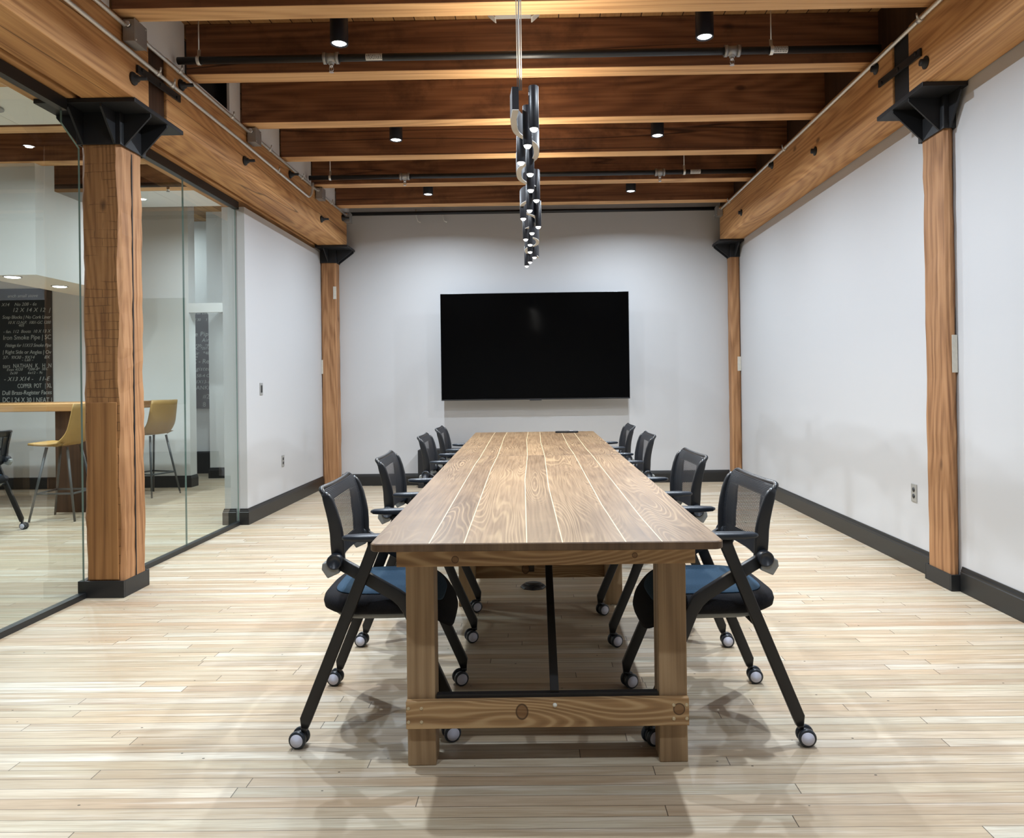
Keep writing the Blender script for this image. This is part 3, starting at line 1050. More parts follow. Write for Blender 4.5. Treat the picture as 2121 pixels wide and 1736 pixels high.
# glass partition
bm = B()
box(bm, (XG - 0.022, YF, 0), (XG + 0.022, 4.53, 0.034))
struct('trim_6', bm, 'black_paint', 'black floor channel of the glass, near the viewer', 'trim')
bm = B()
box(bm, (XG - 0.022, 4.80, 0), (XG + 0.022, 6.87, 0.034))
struct('trim_7', bm, 'black_paint', 'black floor channel of the glass beyond the post', 'trim')
bm = B()
box(bm, (XG - 0.012, YF, 2.975), (XG + 0.036, 4.362, 3.045))
struct('trim_8', bm, 'black_paint', 'black head channel of the glass, near the viewer', 'trim')
bm = B()
box(bm, (XG - 0.012, 4.968, 2.975), (XG + 0.036, 6.875, 3.045))
struct('trim_9', bm, 'black_paint', 'black head channel of the glass beyond the post', 'trim')
for n_, poly, lb in ((1, [(YF + 0.01, 0.02), (4.527, 0.02), (4.527, 2.80), (4.36, 2.90), (4.36, 2.99), (YF + 0.01, 2.99)],
                      'clear glass pane left of the post, nearest the viewer'),
                     (2, [(4.803, 0.02), (5.853, 0.02), (5.853, 2.99), (4.97, 2.99), (4.97, 2.90), (4.803, 2.80)],
                      'clear glass pane just right of the thick post'),
                     (3, [(5.858, 0.02), (6.872, 0.02), (6.872, 2.99), (5.858, 2.99)], 'clear glass pane beside the short white wall')):
    bm = B()
    prism(bm, poly, 'x', XG - 0.006, XG + 0.006)
    bm.normal_update()
    for f in bm.faces:
        f.material_index = 0 if abs(f.normal.x) > 0.5 else 1
    struct('window_%d' % n_, bm, ['glass', 'glass_edge'], lb, 'window')


# ------------------------------------------------------------------ ceiling services
def spotlight(x, y, label, gain=1.0):
    t = thing('ceiling_spotlight', label, 'spotlight', (x, y, ZC), 0, 'black cylinder downlights')
    zb = 3.44 - ZC
    bm = B()
    lathe(bm, [(0.0, -0.001), (0.050, -0.001), (0.056, -0.006), (0.056, zb + 0.004), (0.054, zb), (0.047, zb), (0.044, zb + 0.02), (0.0, zb + 0.022)], seg=36)
    obj('housing', bm, 'lampblack', t)
    bm = B()
    lathe(bm, [(0.0, zb + 0.012), (0.044, zb + 0.012), (0.044, zb + 0.008), (0.036, zb + 0.0035), (0.0, zb + 0.001)], seg=36)
    obj('lit_lens', bm, 'led', t)
    area('spot_lamp', t, (0, 0, zb - 0.003), 0.055, SPOT_W * gain, SPOT_C, 160)
    return t


for r_, y in enumerate((0.95, 3.0, 4.57, 6.39, 8.24)):
    if y is None:
        continue
    for s_, x in (('left', -1.225), ('right', 1.06)):
        if r_ == 0:
            lab = '%s cylinder downlight of the row above the viewer' % s_
        elif r_ == 1:
            lab = '%s cylinder downlight over the front end of the table' % s_
        else:
            lab = '%s black cylinder downlight in the %s row from the viewer' % (s_, ['nearest visible', 'second visible', 'farthest'][r_ - 2])
        spotlight(x, y, lab, 0.6 if r_ == 0 else 1.0)


def pipe_run(y, z, r, x0, x1, hang, heads, labels, label):
    t = thing('sprinkler_pipe', label, 'pipe', (0, y, z), 0, 'black sprinkler pipes')
    bm = B()
    cyl(bm, (x0, 0, 0), (x1, 0, 0), r, 20)
    obj('pipe', bm, 'pipe', t)
    for x in hang:
        bm = B()
        cyl(bm, (x, 0, 0.07), (x, 0, ZC - z - 0.002), 0.0045, 8)
        obj('hanger_rod', bm, 'galv', t)
        bm = B()
        pts = []
        for i in range(15):
            a = PI * (0.5 + 2 * i / 14 * 0.78)
            pts.append((x, (r + 0.004) * math.cos(a), (r + 0.004) * math.sin(a)))
        pts = [(x, 0.004, 0.075)] + pts
        sweep(bm, pts, 0.004, 0.022, (1, 0, 0))
        obj('hanger_clip', bm, 'galv', t)
    for x in heads:
        bm = B()
        cyl(bm, (x - 0.04, 0, 0), (x + 0.04, 0, 0), r + 0.008, 20)
        lathe(bm, [(r + 0.014, -0.010), (r + 0.014, 0.010)], (x - 0.042, 0, 0), 'x', 20)
        lathe(bm, [(r + 0.014, -0.010), (r + 0.014, 0.010)], (x + 0.042, 0, 0), 'x', 20)
        cyl(bm, (x, 0, 0), (x, 0, -r - 0.018), 0.018, 16)
        tee = obj('pipe_tee', bm, 'box_steel', t)
        bm = B()
        zt = -r - 0.018
        cyl(bm, (x, 0, zt), (x, 0, zt - 0.016), 0.013, 12)
        for s in (-1, 1):
            tube(bm, [(x + s * 0.011, 0, zt - 0.014), (x + s * 0.014, 0, zt - 0.032), (x + s * 0.005, 0, zt - 0.05)], 0.003, 6)
        cyl(bm, (x, 0, zt - 0.016), (x, 0, zt - 0.048), 0.0025, 6)
        cyl(bm, (x, 0, zt - 0.05), (x, 0, zt - 0.053), 0.016, 16)
        obj('sprinkler_head', bm, 'chrome', tee)
    for x0_, x1_ in labels:
        bm = B()
        rings = []
        for i in range(9):
            a = math.radians(-70 + 120 * i / 8)
            rings.append([(x0_, -(r + 0.001) * math.cos(a), (r + 0.001) * math.sin(a)), (x1_, -(r + 0.001) * math.cos(a), (r + 0.001) * math.sin(a))])
        skin(bm, rings, closed=False, caps=False)
        lb = obj('pipe_label', bm, 'paper', t)
        lb['label'] = 'white paper label'
        bm = B()
        for row in range(4):
            a = math.radians(-42 + 22 * row)
            xx = x0_ + 0.006
            while xx < x1_ - 0.01:
                w_ = random.uniform(0.004, 0.012)
                p = Vector((0, -(r + 0.002) * math.cos(a), (r + 0.002) * math.sin(a)))
                tg = Vector((0, math.sin(a), math.cos(a))) * 0.0025
                q = [bm.verts.new(Vector((u, 0, 0)) + p + tg * s) for u, s in ((xx, -1), (xx + w_, -1), (xx + w_, 1), (xx, 1))]
                bm.faces.new(q)
                xx += w_ + 0.004
        obj('printed_marks', bm, 'ink', lb)
    return t


pipe_run(4.89, 3.497, 0.0245, -2.40, 2.297, (-2.258, 1.575), (-1.366, 1.315), ((-1.13, -1.02), (1.585, 1.68)),
         'nearer black sprinkler pipe under the second joist')
pipe_run(7.70, 3.497, 0.0245, -2.40, 2.297, (-2.177, 1.552), (-1.389, 1.297), ((1.615, 1.72),), 'farther black sprinkler pipe under the fifth joist')
pipe_run(9.37, 3.50, 0.024, -2.40, 2.297, (), (), (), 'black pipe along the top of the end wall')
# pipe in the next room behind the glass
t = thing('sprinkler_pipe', 'black sprinkler pipe seen through the glass in the next room', 'pipe', (0, 7.70, 3.45), 0, 'black sprinkler pipes')
bm = B()
cyl(bm, (-5.17, 0, 0), (-3.08, 0, 0), 0.0245, 20)
obj('pipe', bm, 'pipe', t)
bm = B()
cyl(bm, (-3.9, 0, -0.02), (-3.9, 0, -0.07), 0.014, 12)
cyl(bm, (-3.9, 0, -0.07), (-3.9, 0, -0.075), 0.018, 12)
obj('sprinkler_head', bm, 'chrome', t)

# conduits on the girders
def conduit(pts, r, label, clips, nrm):
    t = thing('metal_conduit', label, 'conduit', (0, 0, 0), 0, 'galvanised conduits on the girders')
    bm = B()
    tube(bm, pts, r, 12)
    obj('tube', bm, 'galv', t)
    for (x, y, z) in clips:
        bm = B()
        cyl(bm, (x, y - 0.02, z), (x, y + 0.02, z), r + 0.004, 12)
        cyl(bm, (x + nrm * 0.018, y - 0.004, z + 0.012), (x + nrm * 0.018, y + 0.004, z + 0.04), 0.006, 8)
        box(bm, (x - abs(nrm) * 0.018, y - 0.01, z + 0.006), (x + abs(nrm) * 0.018, y + 0.01, z + 0.014))
        obj('clamp', bm, 'galv', t)
    return t


xc = -2.396
bend = [(xc, 7.55, 3.285)]
for i in range(1, 9):
    a = PI / 2 * i / 8
    bend.append((xc + 0.02 * i / 8, 7.62 + 0.11 * math.sin(a), 3.283 + 0.11 * (1 - math.cos(a))))
bend.append((xc + 0.025, 7.735, 3.455))
conduit([(xc, -2.0, 3.29), (xc, 4.0, 3.295), (xc, 5.9, 3.298)] + bend, 0.0125,
        'lower galvanised conduit on the left girder, bending up at its far end', [(xc, 4.62, 3.297), (xc, 4.80, 3.297), (xc, 6.75, 3.292)], 1)
conduit([(xc, -2.0, 3.425), (xc, 3.9, 3.425), (xc, 9.25, 3.435)], 0.0125, 'upper galvanised conduit along the top of the left girder',
        [(xc, 4.90, 3.43), (xc, 5.74, 3.43), (xc, 6.55, 3.43), (xc, 7.45, 3.43), (xc, 8.5, 3.43)], 1)
conduit([(2.282, -2.0, 3.42), (2.282, 9.05, 3.425), (2.262, 9.33, 3.40)], 0.0125, 'galvanised conduit along the top of the right girder',
        [(2.282, 4.35, 3.42), (2.282, 6.75, 3.42), (2.282, 8.7, 3.42)], -1)


def jbox(x, y, z, sx_, sy_, sz_, label):
    t = thing('junction_box', label, 'junction box', (x, y, z), 0, 'steel junction boxes on the girders')
    bm = B()
    box(bm, (-sx_ / 2, -sy_ / 2, -sz_ / 2), (sx_ / 2, sy_ / 2, sz_ / 2))
    obj('box_body', bm, 'box_steel', t, 0.003)
    bm = B()
    s = 1 if x < 0 else -1
    box(bm, (s * sx_ / 2 - 0.002, -sy_ / 2 - 0.003, -sz_ / 2 - 0.003), (s * (sx_ / 2) + s * 0.003 + 0.0, sy_ / 2 + 0.003, sz_ / 2 + 0.003))
    cv = obj('cover_plate', bm, 'box_steel', t, 0.001)
    for a in (-1, 1):
        bm = B()
        cyl(bm, (s * (sx_ / 2 + 0.002), a * (sy_ / 2 - 0.012), a * (sz_ / 2 - 0.012)), (s * (sx_ / 2 + 0.006), a * (sy_ / 2 - 0.012), a * (sz_ / 2 - 0.012)), 0.005, 8)
        obj('screw', bm, 'galv', cv)
    for a in (-1, 1):
        bm = B()
        cyl(bm, (0.0, a * sy_ / 2, 0.03), (0.0, a * (sy_ / 2 + 0.02), 0.03), 0.018, 12)
        obj('connector', bm, 'chrome', t)
    return t


jbox(-2.372, 4.31, 3.395, 0.07, 0.13, 0.13, 'largest steel junction box, on the left girder beside the nearest joist')
jbox(-2.372, 6.13, 3.40, 0.07, 0.12, 0.12, 'steel junction box halfway along the left girder')
jbox(-2.372, 8.00, 3.40, 0.07, 0.12, 0.12, 'steel junction box beside the conduit bend on the left girder')
jbox(-2.372, 9.15, 3.40, 0.07, 0.12, 0.12, 'steel junction box at the far end of the left girder')
jbox(2.262, 9.12, 3.40, 0.07, 0.12, 0.12, 'steel junction box at the far end of the right girder')

# folded metal bracket on the ceiling above the pendant
bm = B()
prism(bm, [(-0.12, 0), (0.12, 0), (0.15, -0.036), (-0.15, -0.036)], 'y', -0.01, 0.05)
prism(bm, [(-0.175, -0.028), (-0.165, -0.028), (-0.118, -0.072), (-0.125, -0.072)], 'y', -0.05, 0.03)
prism(bm, [(0.175, -0.028), (0.165, -0.028), (0.118, -0.072), (0.125, -0.072)], 'y', -0.05, 0.03)
o = obj('ceiling_bracket', bm, 'galv', None, loc=(-0.14, 4.93, ZC - 0.001))
tag(o, 'folded pale metal bracket on the planks above the pendant cable', 'bracket')
# bent white hooks at the top of the end wall
for x, lb in ((-1.56, 'left bent pale rod at the top of the end wall'), (-1.22, 'right bent pale rod at the top of the end wall')):
    bm = B()
    tube(bm, [(0, 0, 0.16), (0.005, -0.01, 0.06), (0.03, -0.02, 0.0), (0.06, -0.02, -0.012)], 0.008, 8)
    o = obj('bent_rod', bm, 'paper', None, loc=(x, YB - 0.02, 3.40))
    tag(o, lb, 'rod', 'bent pale rods on the end wall')

# ------------------------------------------------------------------ pendant
pend = thing('linear_pendant', 'long black pendant of staggered tube lamps hung over the table', 'pendant lamp', (-0.05, 5.15, 2.43))
tub = [(-0.008, 3.079), (-0.038, 3.297), (-0.074, 3.548), (-0.032, 3.748), (-0.033, 4.058), (-0.002, 4.285), (-0.045, 4.534), (-0.089, 4.758),
       (0.008, 5.015), (-0.037, 5.222), (-0.086, 5.447), (-0.056, 5.659), (-0.06, 5.971), (-0.026, 6.227), (-0.066, 6.472), (-0.099, 6.683)]
tub = [((x * 1.0563) + 0.05, y * 1.0563 - 5.15) for x, y in tub]
rpts = []
ctrl = [(-0.035, tub[0][1] - 0.05)]
for i, (x, y) in enumerate(tub):
    cxm = 0.052 * math.sin(2 * PI * (y - tub[0][1]) / 0.66 - 1.0)
    ctrl.append((cxm, y))
n_ = 180
y0, y1 = tub[0][1] - 0.012, tub[-1][1] + 0.03
for i in range(n_ + 1):
    y = y0 + (y1 - y0) * i / n_
    ph = math.sin(2 * PI * (y - tub[0][1]) / 0.82 - 2.87)
    xr_ = 0.052 * math.tanh(1.4 * ph) / math.tanh(1.4)
    if y < tub[0][1] + 0.17:
        xr_ = -0.052 + 0.012 * max(0.0, (tub[0][1] + 0.10 - y) / 0.1)
    rpts.append((xr_, y, 0))


def ribbon(bm, z0, z1, w):
    pts = [Vector(p) for p in rpts]
    rings = []
    for i, p in enumerate(pts):
        t_ = (pts[min(i + 1, len(pts) - 1)] - pts[max(i - 1, 0)]).normalized()
        n = Vector((-t_.y, t_.x, 0)) * (w / 2)
        rings.append([p + n + Vector((0, 0, z0)), p - n + Vector((0, 0, z0)), p - n + Vector((0, 0, z1)), p + n + Vector((0, 0, z1))])
    skin(bm, rings, smooth=False)


bm = B()
ribbon(bm, 0.085, 0.185, 0.030)
obj('ribbon_body', bm, 'lampblack', pend)
bm = B()
ribbon(bm, 0.080, 0.0848, 0.028)
rb = obj('ribbon_underside', bm, 'ribbon_under', pend)
rb['label'] = 'pale underside of the winding ribbon'
for x, y in tub:
    bm = B()
    R_ = 0.0225
    prof = [(0.0, 0.19), (R_ - 0.002, 0.19), (R_, 0.188), (R_, 0.002), (R_ - 0.001, 0.0), (R_ - 0.003, 0.0), (R_ - 0.004, 0.012), (0.0, 0.013)]
    lathe(bm, prof, (x, y, 0), 'z', 20)
    tb = obj('lamp_tube', bm, 'lampblack', pend)
    bm = B()
    lathe(bm, [(0.0, 0.011), (R_ - 0.0035, 0.011), (R_ - 0.004, 0.002), (R_ - 0.007, -0.006), (R_ - 0.013, -0.012), (0.0, -0.014)], (x, y, 0), 'z', 20)
    obj('lit_lens', bm, 'led_warm', tb)
    area('pendant_lamp', pend, (x, y, -0.017), 0.034, PEND_W, PEND_C, 150)
    up_ = area('pendant_uplight', pend, (x, y, 0.196), 0.034, UP_W, PEND_C, 110)
    up_.rotation_euler = (PI, 0, 0)
for xx, dx in ((-0.03, -0.004), (-0.012, 0.004)):
    bm = B()
    cyl(bm, (xx, tub[0][1] + 0.03, 0.185), (xx + dx, tub[0][1] + 0.03, ZC - 2.43 - 0.02), 0.0022, 6)
    obj('suspension_wire', bm, 'cable', pend)
bm = B()
tube(bm, [(-0.02, tub[0][1] + 0.03, 0.185), (-0.022, tub[0][1] + 0.03, 0.5), (-0.018, tub[0][1] + 0.03, 0.62), (-0.026, tub[0][1] + 0.03, 0.95), (-0.03, tub[0][1] + 0.03, ZC - 2.43 - 0.02)], 0.0042, 8)
obj('power_cable', bm, 'cable', pend)
bm = B()
cyl(bm, (-0.02, tub[-1][1] + 0.02, 0.185), (-0.02, tub[-1][1] + 0.10, ZC - 2.43 - 0.02), 0.0022, 6)
obj('suspension_wire', bm, 'cable', pend)
for yy in (tub[0][1] + 0.03, tub[-1][1] + 0.10):
    bm = B()
    lathe(bm, [(0.0, 0.0), (0.06, 0.0), (0.06, -0.02), (0.0, -0.022)], (-0.02, yy, ZC - 2.43 - 0.001), 'z', 24)
    obj('canopy', bm, 'lampblack', pend)

# ------------------------------------------------------------------ tables
ZT, TT = 0.797, 0.026


def tabletop(t, quad, loc, corner):
    """Slab over a slightly tapered quad (front-left, front-right, back-right, back-left)."""
    fl, fr, br, bl = [Vector((q[0] - loc[0], q[1] - loc[1])) for q in quad]
    bm = B()
    uvl = bm.loops.layers.uv.new('UVMap')
    nx, ny = 12, 12
    out = []

    def pos(u, v):
        a = fl.lerp(fr, u)
        b_ = bl.lerp(br, u)
        return a.lerp(b_, v)
    width = (fr - fl).length
    length = ((bl - fl).length + (br - fr).length) / 2
    rc = corner
    poly = []
    for cu, cv, a0 in ((0, 0, 180), (1, 0, 270), (1, 1, 0), (0, 1, 90)):
        r_ = rc if (cv == 0) == (loc[2] == 'front') else 0.002
        ru, rv = r_ / width, r_ / length
        ou = ru if cu == 0 else 1 - ru
        ov = rv if cv == 0 else 1 - rv
        for j in range(7):
            an = math.radians(a0 + 90 * j / 6)
            poly.append((ou + ru * math.cos(an), ov + rv * math.sin(an)))
    e = 0.003
    rings = []
    for z, ins in ((ZT - TT, e), (ZT - TT + e, 0), (ZT - e, 0), (ZT, e)):
        ring = []
        for u, v in poly:
            uu = 0.5 + (u - 0.5) * (1 - 2 * ins / width)
            vv = 0.5 + (v - 0.5) * (1 - 2 * ins / length)
            p = pos(uu, vv)
            ring.append((bm.verts.new((p.x, p.y, z)), uu, vv))
        rings.append(ring)
    uvm = {}
    for r in rings:
        for vtx, u, v in r:
            uvm[vtx] = (u, v)
    for a, b_ in zip(rings, rings[1:]):
        for i in range(len(poly)):
            j = (i + 1) % len(poly)
            bm.faces.new((a[i][0], a[j][0], b_[j][0], b_[i][0]))
    bm.faces.new([q[0] for q in rings[-1]])
    bm.faces.new([q[0] for q in reversed(rings[0])])
    for f in bm.faces:
        f.normal_update()
        f.material_index = 0 if abs(f.normal.z) > 0.8 else 1
        for lp in f.loops:
            u, v = uvm[lp.vert]
            lp[uvl].uv = (u, v * length)
    return obj('tabletop', bm, ['tabletop', 'end_grain'], t)


front = [(-0.545, 2.31), (0.574, 2.30), (0.560, 5.082), (-0.609, 5.082)]
rear = [(-0.611, 5.086), (0.562, 5.086), (0.553, 7.55), (-0.664, 7.55)]
TH = 0.012


def rotp(x, y, a=TH):
    return (x * math.cos(a) - y * math.sin(a), x * math.sin(a) + y * math.cos(a))


def screws(bm, cx_, z0, z1, hx, y):
    for sx_ in (-1, 1):
        for z in (z0, z1):
            lathe(bm, [(0.0, 0.0), (0.0055, 0.0), (0.006, -0.0015), (0.0035, -0.0015), (0.0, -0.0008)], (cx_ + sx_ * hx, y, z), 'y', 12)


def frame(t, y_front, y_back, x0, x1, brace, xo=0.0):
    """Trestle ends (two legs, stretcher) plus aprons; local coordinates, x across."""
    LW = 0.096
    for y, s in ((y_front, 1), (y_back, -1)):
        ya, yb = (y + 0.025, y + 0.025 + LW) if s > 0 else (y - 0.025 - LW, y - 0.025)
        for xa in (x0, x1 - LW):
            bm = B()
            box(bm, (xa, ya, 0), (xa + LW, yb, 0.683))
            obj('leg', bm, 'table_z', t, 0.003)
        bm = B()
        yy = (y, y + 0.0245) if s > 0 else (y - 0.0245, y)
        box(bm, (x0 - 0.0005, yy[0], 0.136), (x1 + 0.0005, yy[1], 0.229))
        st = obj('stretcher', bm, 'table_st', t, 0.002)
        if s > 0:
            bm = B()
            screws(bm, x0 + 0.030, 0.160, 0.206, 0.022, y)
            screws(bm, x1 - 0.030, 0.160, 0.206, 0.022, y)
            obj('screw', bm, 'screwtan', st)
            bm = B()
            lathe(bm, [(0.0, 0.0), (0.0075, 0.0), (0.0075, -0.003), (0.0, -0.004)], ((x0 + x1) / 2 + 0.025, y, 0.212), 'y', 16)
            bo = obj('bolt_cap', bm, 'whitebolt', st)
            bo['label'] = 'white bolt cap on the stretcher'
        # apron with finger-jointed corners
        bm = B()
        yy = (y - 0.002, y + 0.032) if s > 0 else (y - 0.032, y + 0.002)
        box(bm, (x0 - 0.026, yy[0], 0.684), (x1 + 0.028, yy[1], ZT - TT - 0.0005))
        obj('apron', bm, 'table_x', t, 0.002)
    for xa in (x0 - 0.026, x1 - 0.004):
        bm = B()
        box(bm, (xa, y_front + 0.033, 0.684), (xa + 0.032, y_back - 0.033, ZT - TT - 0.0005))
        obj('side_rail', bm, 'table', t, 0.002)
    if brace:
        xm = (x0 + x1) / 2 + 0.025
        bm = B()
        sweep(bm, [(xm, y_front + 0.028, 0.245), (xm - 0.004, y_front + 1.02, ZT - TT - 0.012)], 0.012, 0.030, (1, 0, 0))
        o_ = obj('diagonal_brace', bm, 'legmetal', t)
        o_['label'] = 'black steel brace from the low stretcher up to the top'
        bm = B()
        box(bm, (x0 + 0.10, y_front + 0.0255, 0.222), (x1 - 0.10, y_front + 0.050, 0.241))
        obj('stretcher_bar', bm, 'legmetal', t, 0.001)
        bm = B()
        xm2 = xm - 0.075
        sweep(bm, [(xm2, y_back - 0.028, 0.18), (xm2 + 0.002, y_back - 0.95, ZT - TT - 0.012)], 0.012, 0.030, (1, 0, 0))
        obj('diagonal_brace', bm, 'legmetal', t)


t1 = thing('conference_table', 'near half of the long brown plank table, rounded corners towards the viewer', 'table', (0, 0, 0), 0, 'long plank table halves')
tabletop(t1, front, (0, 0, 'front'), 0.028)
# legs rotated a touch with the table: build in a rotated frame via vertices
fr_obj_before = set(t1.children)
frame(t1, 2.475, 4.40, -0.4345, 0.5215, True)
for c in t1.children:
    if c not in fr_obj_before:
        c.rotation_euler = (0, 0, TH)
t2 = thing('conference_table', 'far half of the long brown plank table, below the television', 'table', (0, 0, 0), 0, 'long plank table halves')
tabletop(t2, rear, (0, 0, 'back'), 0.028)
bf = set(t2.children)
frame(t2, 5.30, 7.38, -0.435, 0.520, False)
for c in t2.children:
    if c not in bf:
        c.rotation_euler = (0, 0, TH)

rem = thing('remote_control', 'slim black remote on the far end of the table', 'remote', (0.27, 7.33, ZT), -0.03)
bm = B()
sweep(bm, [(-0.115, 0, 0.010), (-0.10, 0, 0.010), (0.10, 0, 0.010), (0.115, 0, 0.010)], [0.012, 0.019, 0.019, 0.012], [0.03, 0.042, 0.042, 0.03], (0, 1, 0))
obj('case', bm, 'plastic', rem)
bm = B()
for i in range(3):
    box(bm, (0.03 + 0.012 * i, -0.012, 0.0195), (0.038 + 0.012 * i, 0.012, 0.0215))
obj('buttons', bm, 'hub', rem)


# ------------------------------------------------------------------ chairs
def make_chair(label):
    t = thing('mesh_chair', label, 'chair', (0, 0, 0), 0, 'mesh chairs around the table')
    # seat cushion: black boxed sides, blue woven top
    def outline(ins, n=56):
        pts = []
        for i in range(n):
            a = 2 * PI * i / n
            c, s = math.cos(a), math.sin(a)
            e = 0.50
            x = 0.014 + (0.250 - ins) * math.copysign(abs(c) ** e, c)
            w = 0.248 - 0.012 * max(0, -c)
            y = (w - ins) * math.copysign(abs(s) ** e, s)
            pts.append((x, y))
        return pts

    def droop(x):
        return -0.105 * max(0.0, (x - 0.10) / 0.165) ** 2.0

    bm = B()
    rings = []
    for ins, z in ((0.075, 0.452), (0.022, 0.456), (0.004, 0.470), (0.0, 0.490), (0.004, 0.506), (0.020, 0.519), (0.055, 0.524), (0.15, 0.5245), (0.235, 0.525)):
        rings.append([(x, y, z + droop(x) * (1.0 if z > 0.46 else 0.75)) for x, y in outline(ins)])
    skin(bm, rings)
    cu = obj('seat_cushion', bm, 'fabric_black', t)
    bm = B()
    rings = []
    for ins, z in ((0.044, 0.5235), (0.046, 0.5265), (0.10, 0.5275), (0.16, 0.528), (0.235, 0.5285)):
        rings.append([(x, y, z + droop(x)) for x, y in outline(ins)])
    skin(bm, rings)
    o = obj('seat_panel', bm, 'fabric_blue', t)
    o['label'] = 'dark blue woven seat top'
    bm = B()
    rings = []
    for ins, z in ((0.09, 0.425), (0.05, 0.432), (0.028, 0.454)):
        rings.append([(x * 0.93 - 0.012, y, z + droop(x) * 0.35) for x, y in outline(ins)])
    skin(bm, rings)
    o = obj('seat_shell', bm, 'grey_plastic', t)
    o['label'] = 'grey plastic seat underside'
    # legs, casters
    for s in (-1, 1):
        bm = B()
        y = s * 0.273
        sweep(bm, [(-0.266, y, 0.070), (-0.262, y, 0.100), (-0.034, y, 0.660), (-0.012, y, 0.714), (-0.008, y, 0.738)],
              [0.026, 0.042, 0.042, 0.044, 0.05], [0.024, 0.024, 0.024, 0.026, 0.03])
        obj('rear_leg', bm, 'legmetal', t)
        bm = B()
        y = s * 0.246
        sweep(bm, [(-0.156, y, 0.661), (-0.056, y, 0.603), (0.06, y, 0.533), (0.088, y, 0.511), (0.108, y, 0.478), (0.176, y, 0.311), (0.268, y, 0.104), (0.272, y, 0.070)],
              [0.044, 0.044, 0.046, 0.050, 0.046, 0.042, 0.042, 0.026], 0.024)
        obj('front_leg', bm, 'legmetal', t)
        # armrest
        bm = B()
        y = s * 0.273
        sweep(bm, [(-0.125, y, 0.750), (-0.112, y, 0.749), (-0.06, y, 0.748), (0.09, y, 0.749), (0.112, y, 0.750), (0.125, y, 0.751)],
              [0.008, 0.018, 0.024, 0.024, 0.018, 0.008], [0.022, 0.042, 0.052, 0.052, 0.040, 0.020], rnd=0.7)
        obj('armrest', bm, 'plastic_pad', t)
        # hinge
        bm = B()
        lathe(bm, [(0.0, -0.03), (0.025, -0.03), (0.028, -0.025), (0.028, 0.026), (0.025, 0.030), (0.022, 0.030), (0.021, 0.0275), (0.0, 0.0275)]
              if s > 0 else [(0.0, -0.0275), (0.021, -0.0275), (0.022, -0.030), (0.025, -0.030), (0.028, -0.026), (0.028, 0.025), (0.025, 0.03), (0.0, 0.03)],
              (-0.156, s * 0.246, 0.661), 'y', 28)
        hg = obj('hinge', bm, 'plastic_pad', t)
        bm = B()
        rot = ((-0.165, 0, 0.625), Matrix.Rotation(math.radians(-24), 3, 'Y'))
        prism(bm, [(-0.196, 0.648), (-0.190, 0.610), (-0.142, 0.610), (-0.138, 0.640), (-0.152, 0.661), (-0.184, 0.668)], 'y', s * 0.246 - 0.022, s * 0.246 + 0.022)
        for v in bm.verts:
            v.co = Vector(rot[0]) + rot[1] @ (v.co - Vector(rot[0]))
        hb = obj('hinge_block', bm, 'grey_plastic', hg, 0.004)
        hb['label'] = 'grey block under the hinge'
        # casters
        for xx, yy, an, nm in ((-0.270, s * 0.273, -0.12, 'c'), (0.274, s * 0.246, 0.35, 'c')):
            R_ = 0.0315
            dx, dy = -math.cos(an) * 0.018, -math.sin(an) * 0.018
            ax = Vector((-math.sin(an), math.cos(an), 0))
            ctr = Vector((xx + dx, yy + dy, R_))
            bm = B()
            cyl(bm, (xx, yy, 0.058), (xx, yy, 0.076), 0.0115, 14)
            lathe(bm, [(0.0, -0.009), (0.026, -0.009), (0.026, 0.009), (0.0, 0.009)], (0, 0, 0), 'y', 20)
            vs = [v for v in bm.verts][-80:]
            rm = Matrix.Rotation(an, 3, 'Z')
            for v in vs:
                v.co = rm @ v.co + ctr
            ca = obj('caster', bm, 'plastic', t)
            for q in (-1, 1):
                bm = B()
                prof = [(0.0, 0.011), (0.024, 0.011), (0.029, 0.012), (R_, 0.015), (R_, 0.022), (0.029, 0.0265), (0.0235, 0.0275), (0.0, 0.0275)]
                lathe(bm, [(r, q * h) for r, h in prof], (0, 0, 0), 'y', 28)
                for v in bm.verts:
                    v.co = rm @ v.co + ctr
                obj('wheel', bm, 'plastic_pad', ca)
                bm = B()
                lathe(bm, [(0.0, q * 0.0272), (0.0232, q * 0.0272), (0.0228, q * 0.0290), (0.0, q * 0.0295)], (0, 0, 0), 'y', 28)
                for v in bm.verts:
                    v.co = rm @ v.co + ctr
                hc = obj('hub_cap', bm, 'hub', ca)
                hc['label'] = 'pale grey wheel cap'
    # under-seat cross tube
    bm = B()
    cyl(bm, (0.140, -0.246, 0.400), (0.140, 0.246, 0.400), 0.011, 14)
    cyl(bm, (-0.125, -0.273, 0.425), (-0.125, 0.273, 0.425), 0.012, 14)
    obj('cross_tube', bm, 'legmetal', t)
    # backrest
    prof = [(0.640, -0.150), (0.672, -0.156), (0.720, -0.158), (0.760, -0.160), (0.800, -0.166), (0.840, -0.175), (0.875, -0.186), (0.892, -0.193), (0.908, -0.202), (0.922, -0.214)]

    def bx(z):
        for (z0, x0), (z1, x1) in zip(prof, prof[1:]):
            if z <= z1:
                return x0 + (x1 - x0) * (z - z0) / (z1 - z0)
        return prof[-1][1]

    def hw(z):
        return 0.226 + 0.016 * min(1, max(0, (z - 0.64) / 0.2))

    for s in (-1, 1):
        bm = B()
        sweep(bm, [(x + 0.006, s * hw(z), z) for z, x in prof[:-1]], [0.040, 0.048, 0.050, 0.048, 0.045, 0.042, 0.038, 0.032, 0.018],
              [0.02, 0.022, 0.022, 0.022, 0.022, 0.022, 0.022, 0.021, 0.016], rnd=0.6)
        obj('back_upright', bm, 'plastic', t)
    bm = B()
    pts = [(bx(0.880), -0.2405, 0.880), (bx(0.900), -0.2405, 0.900)]
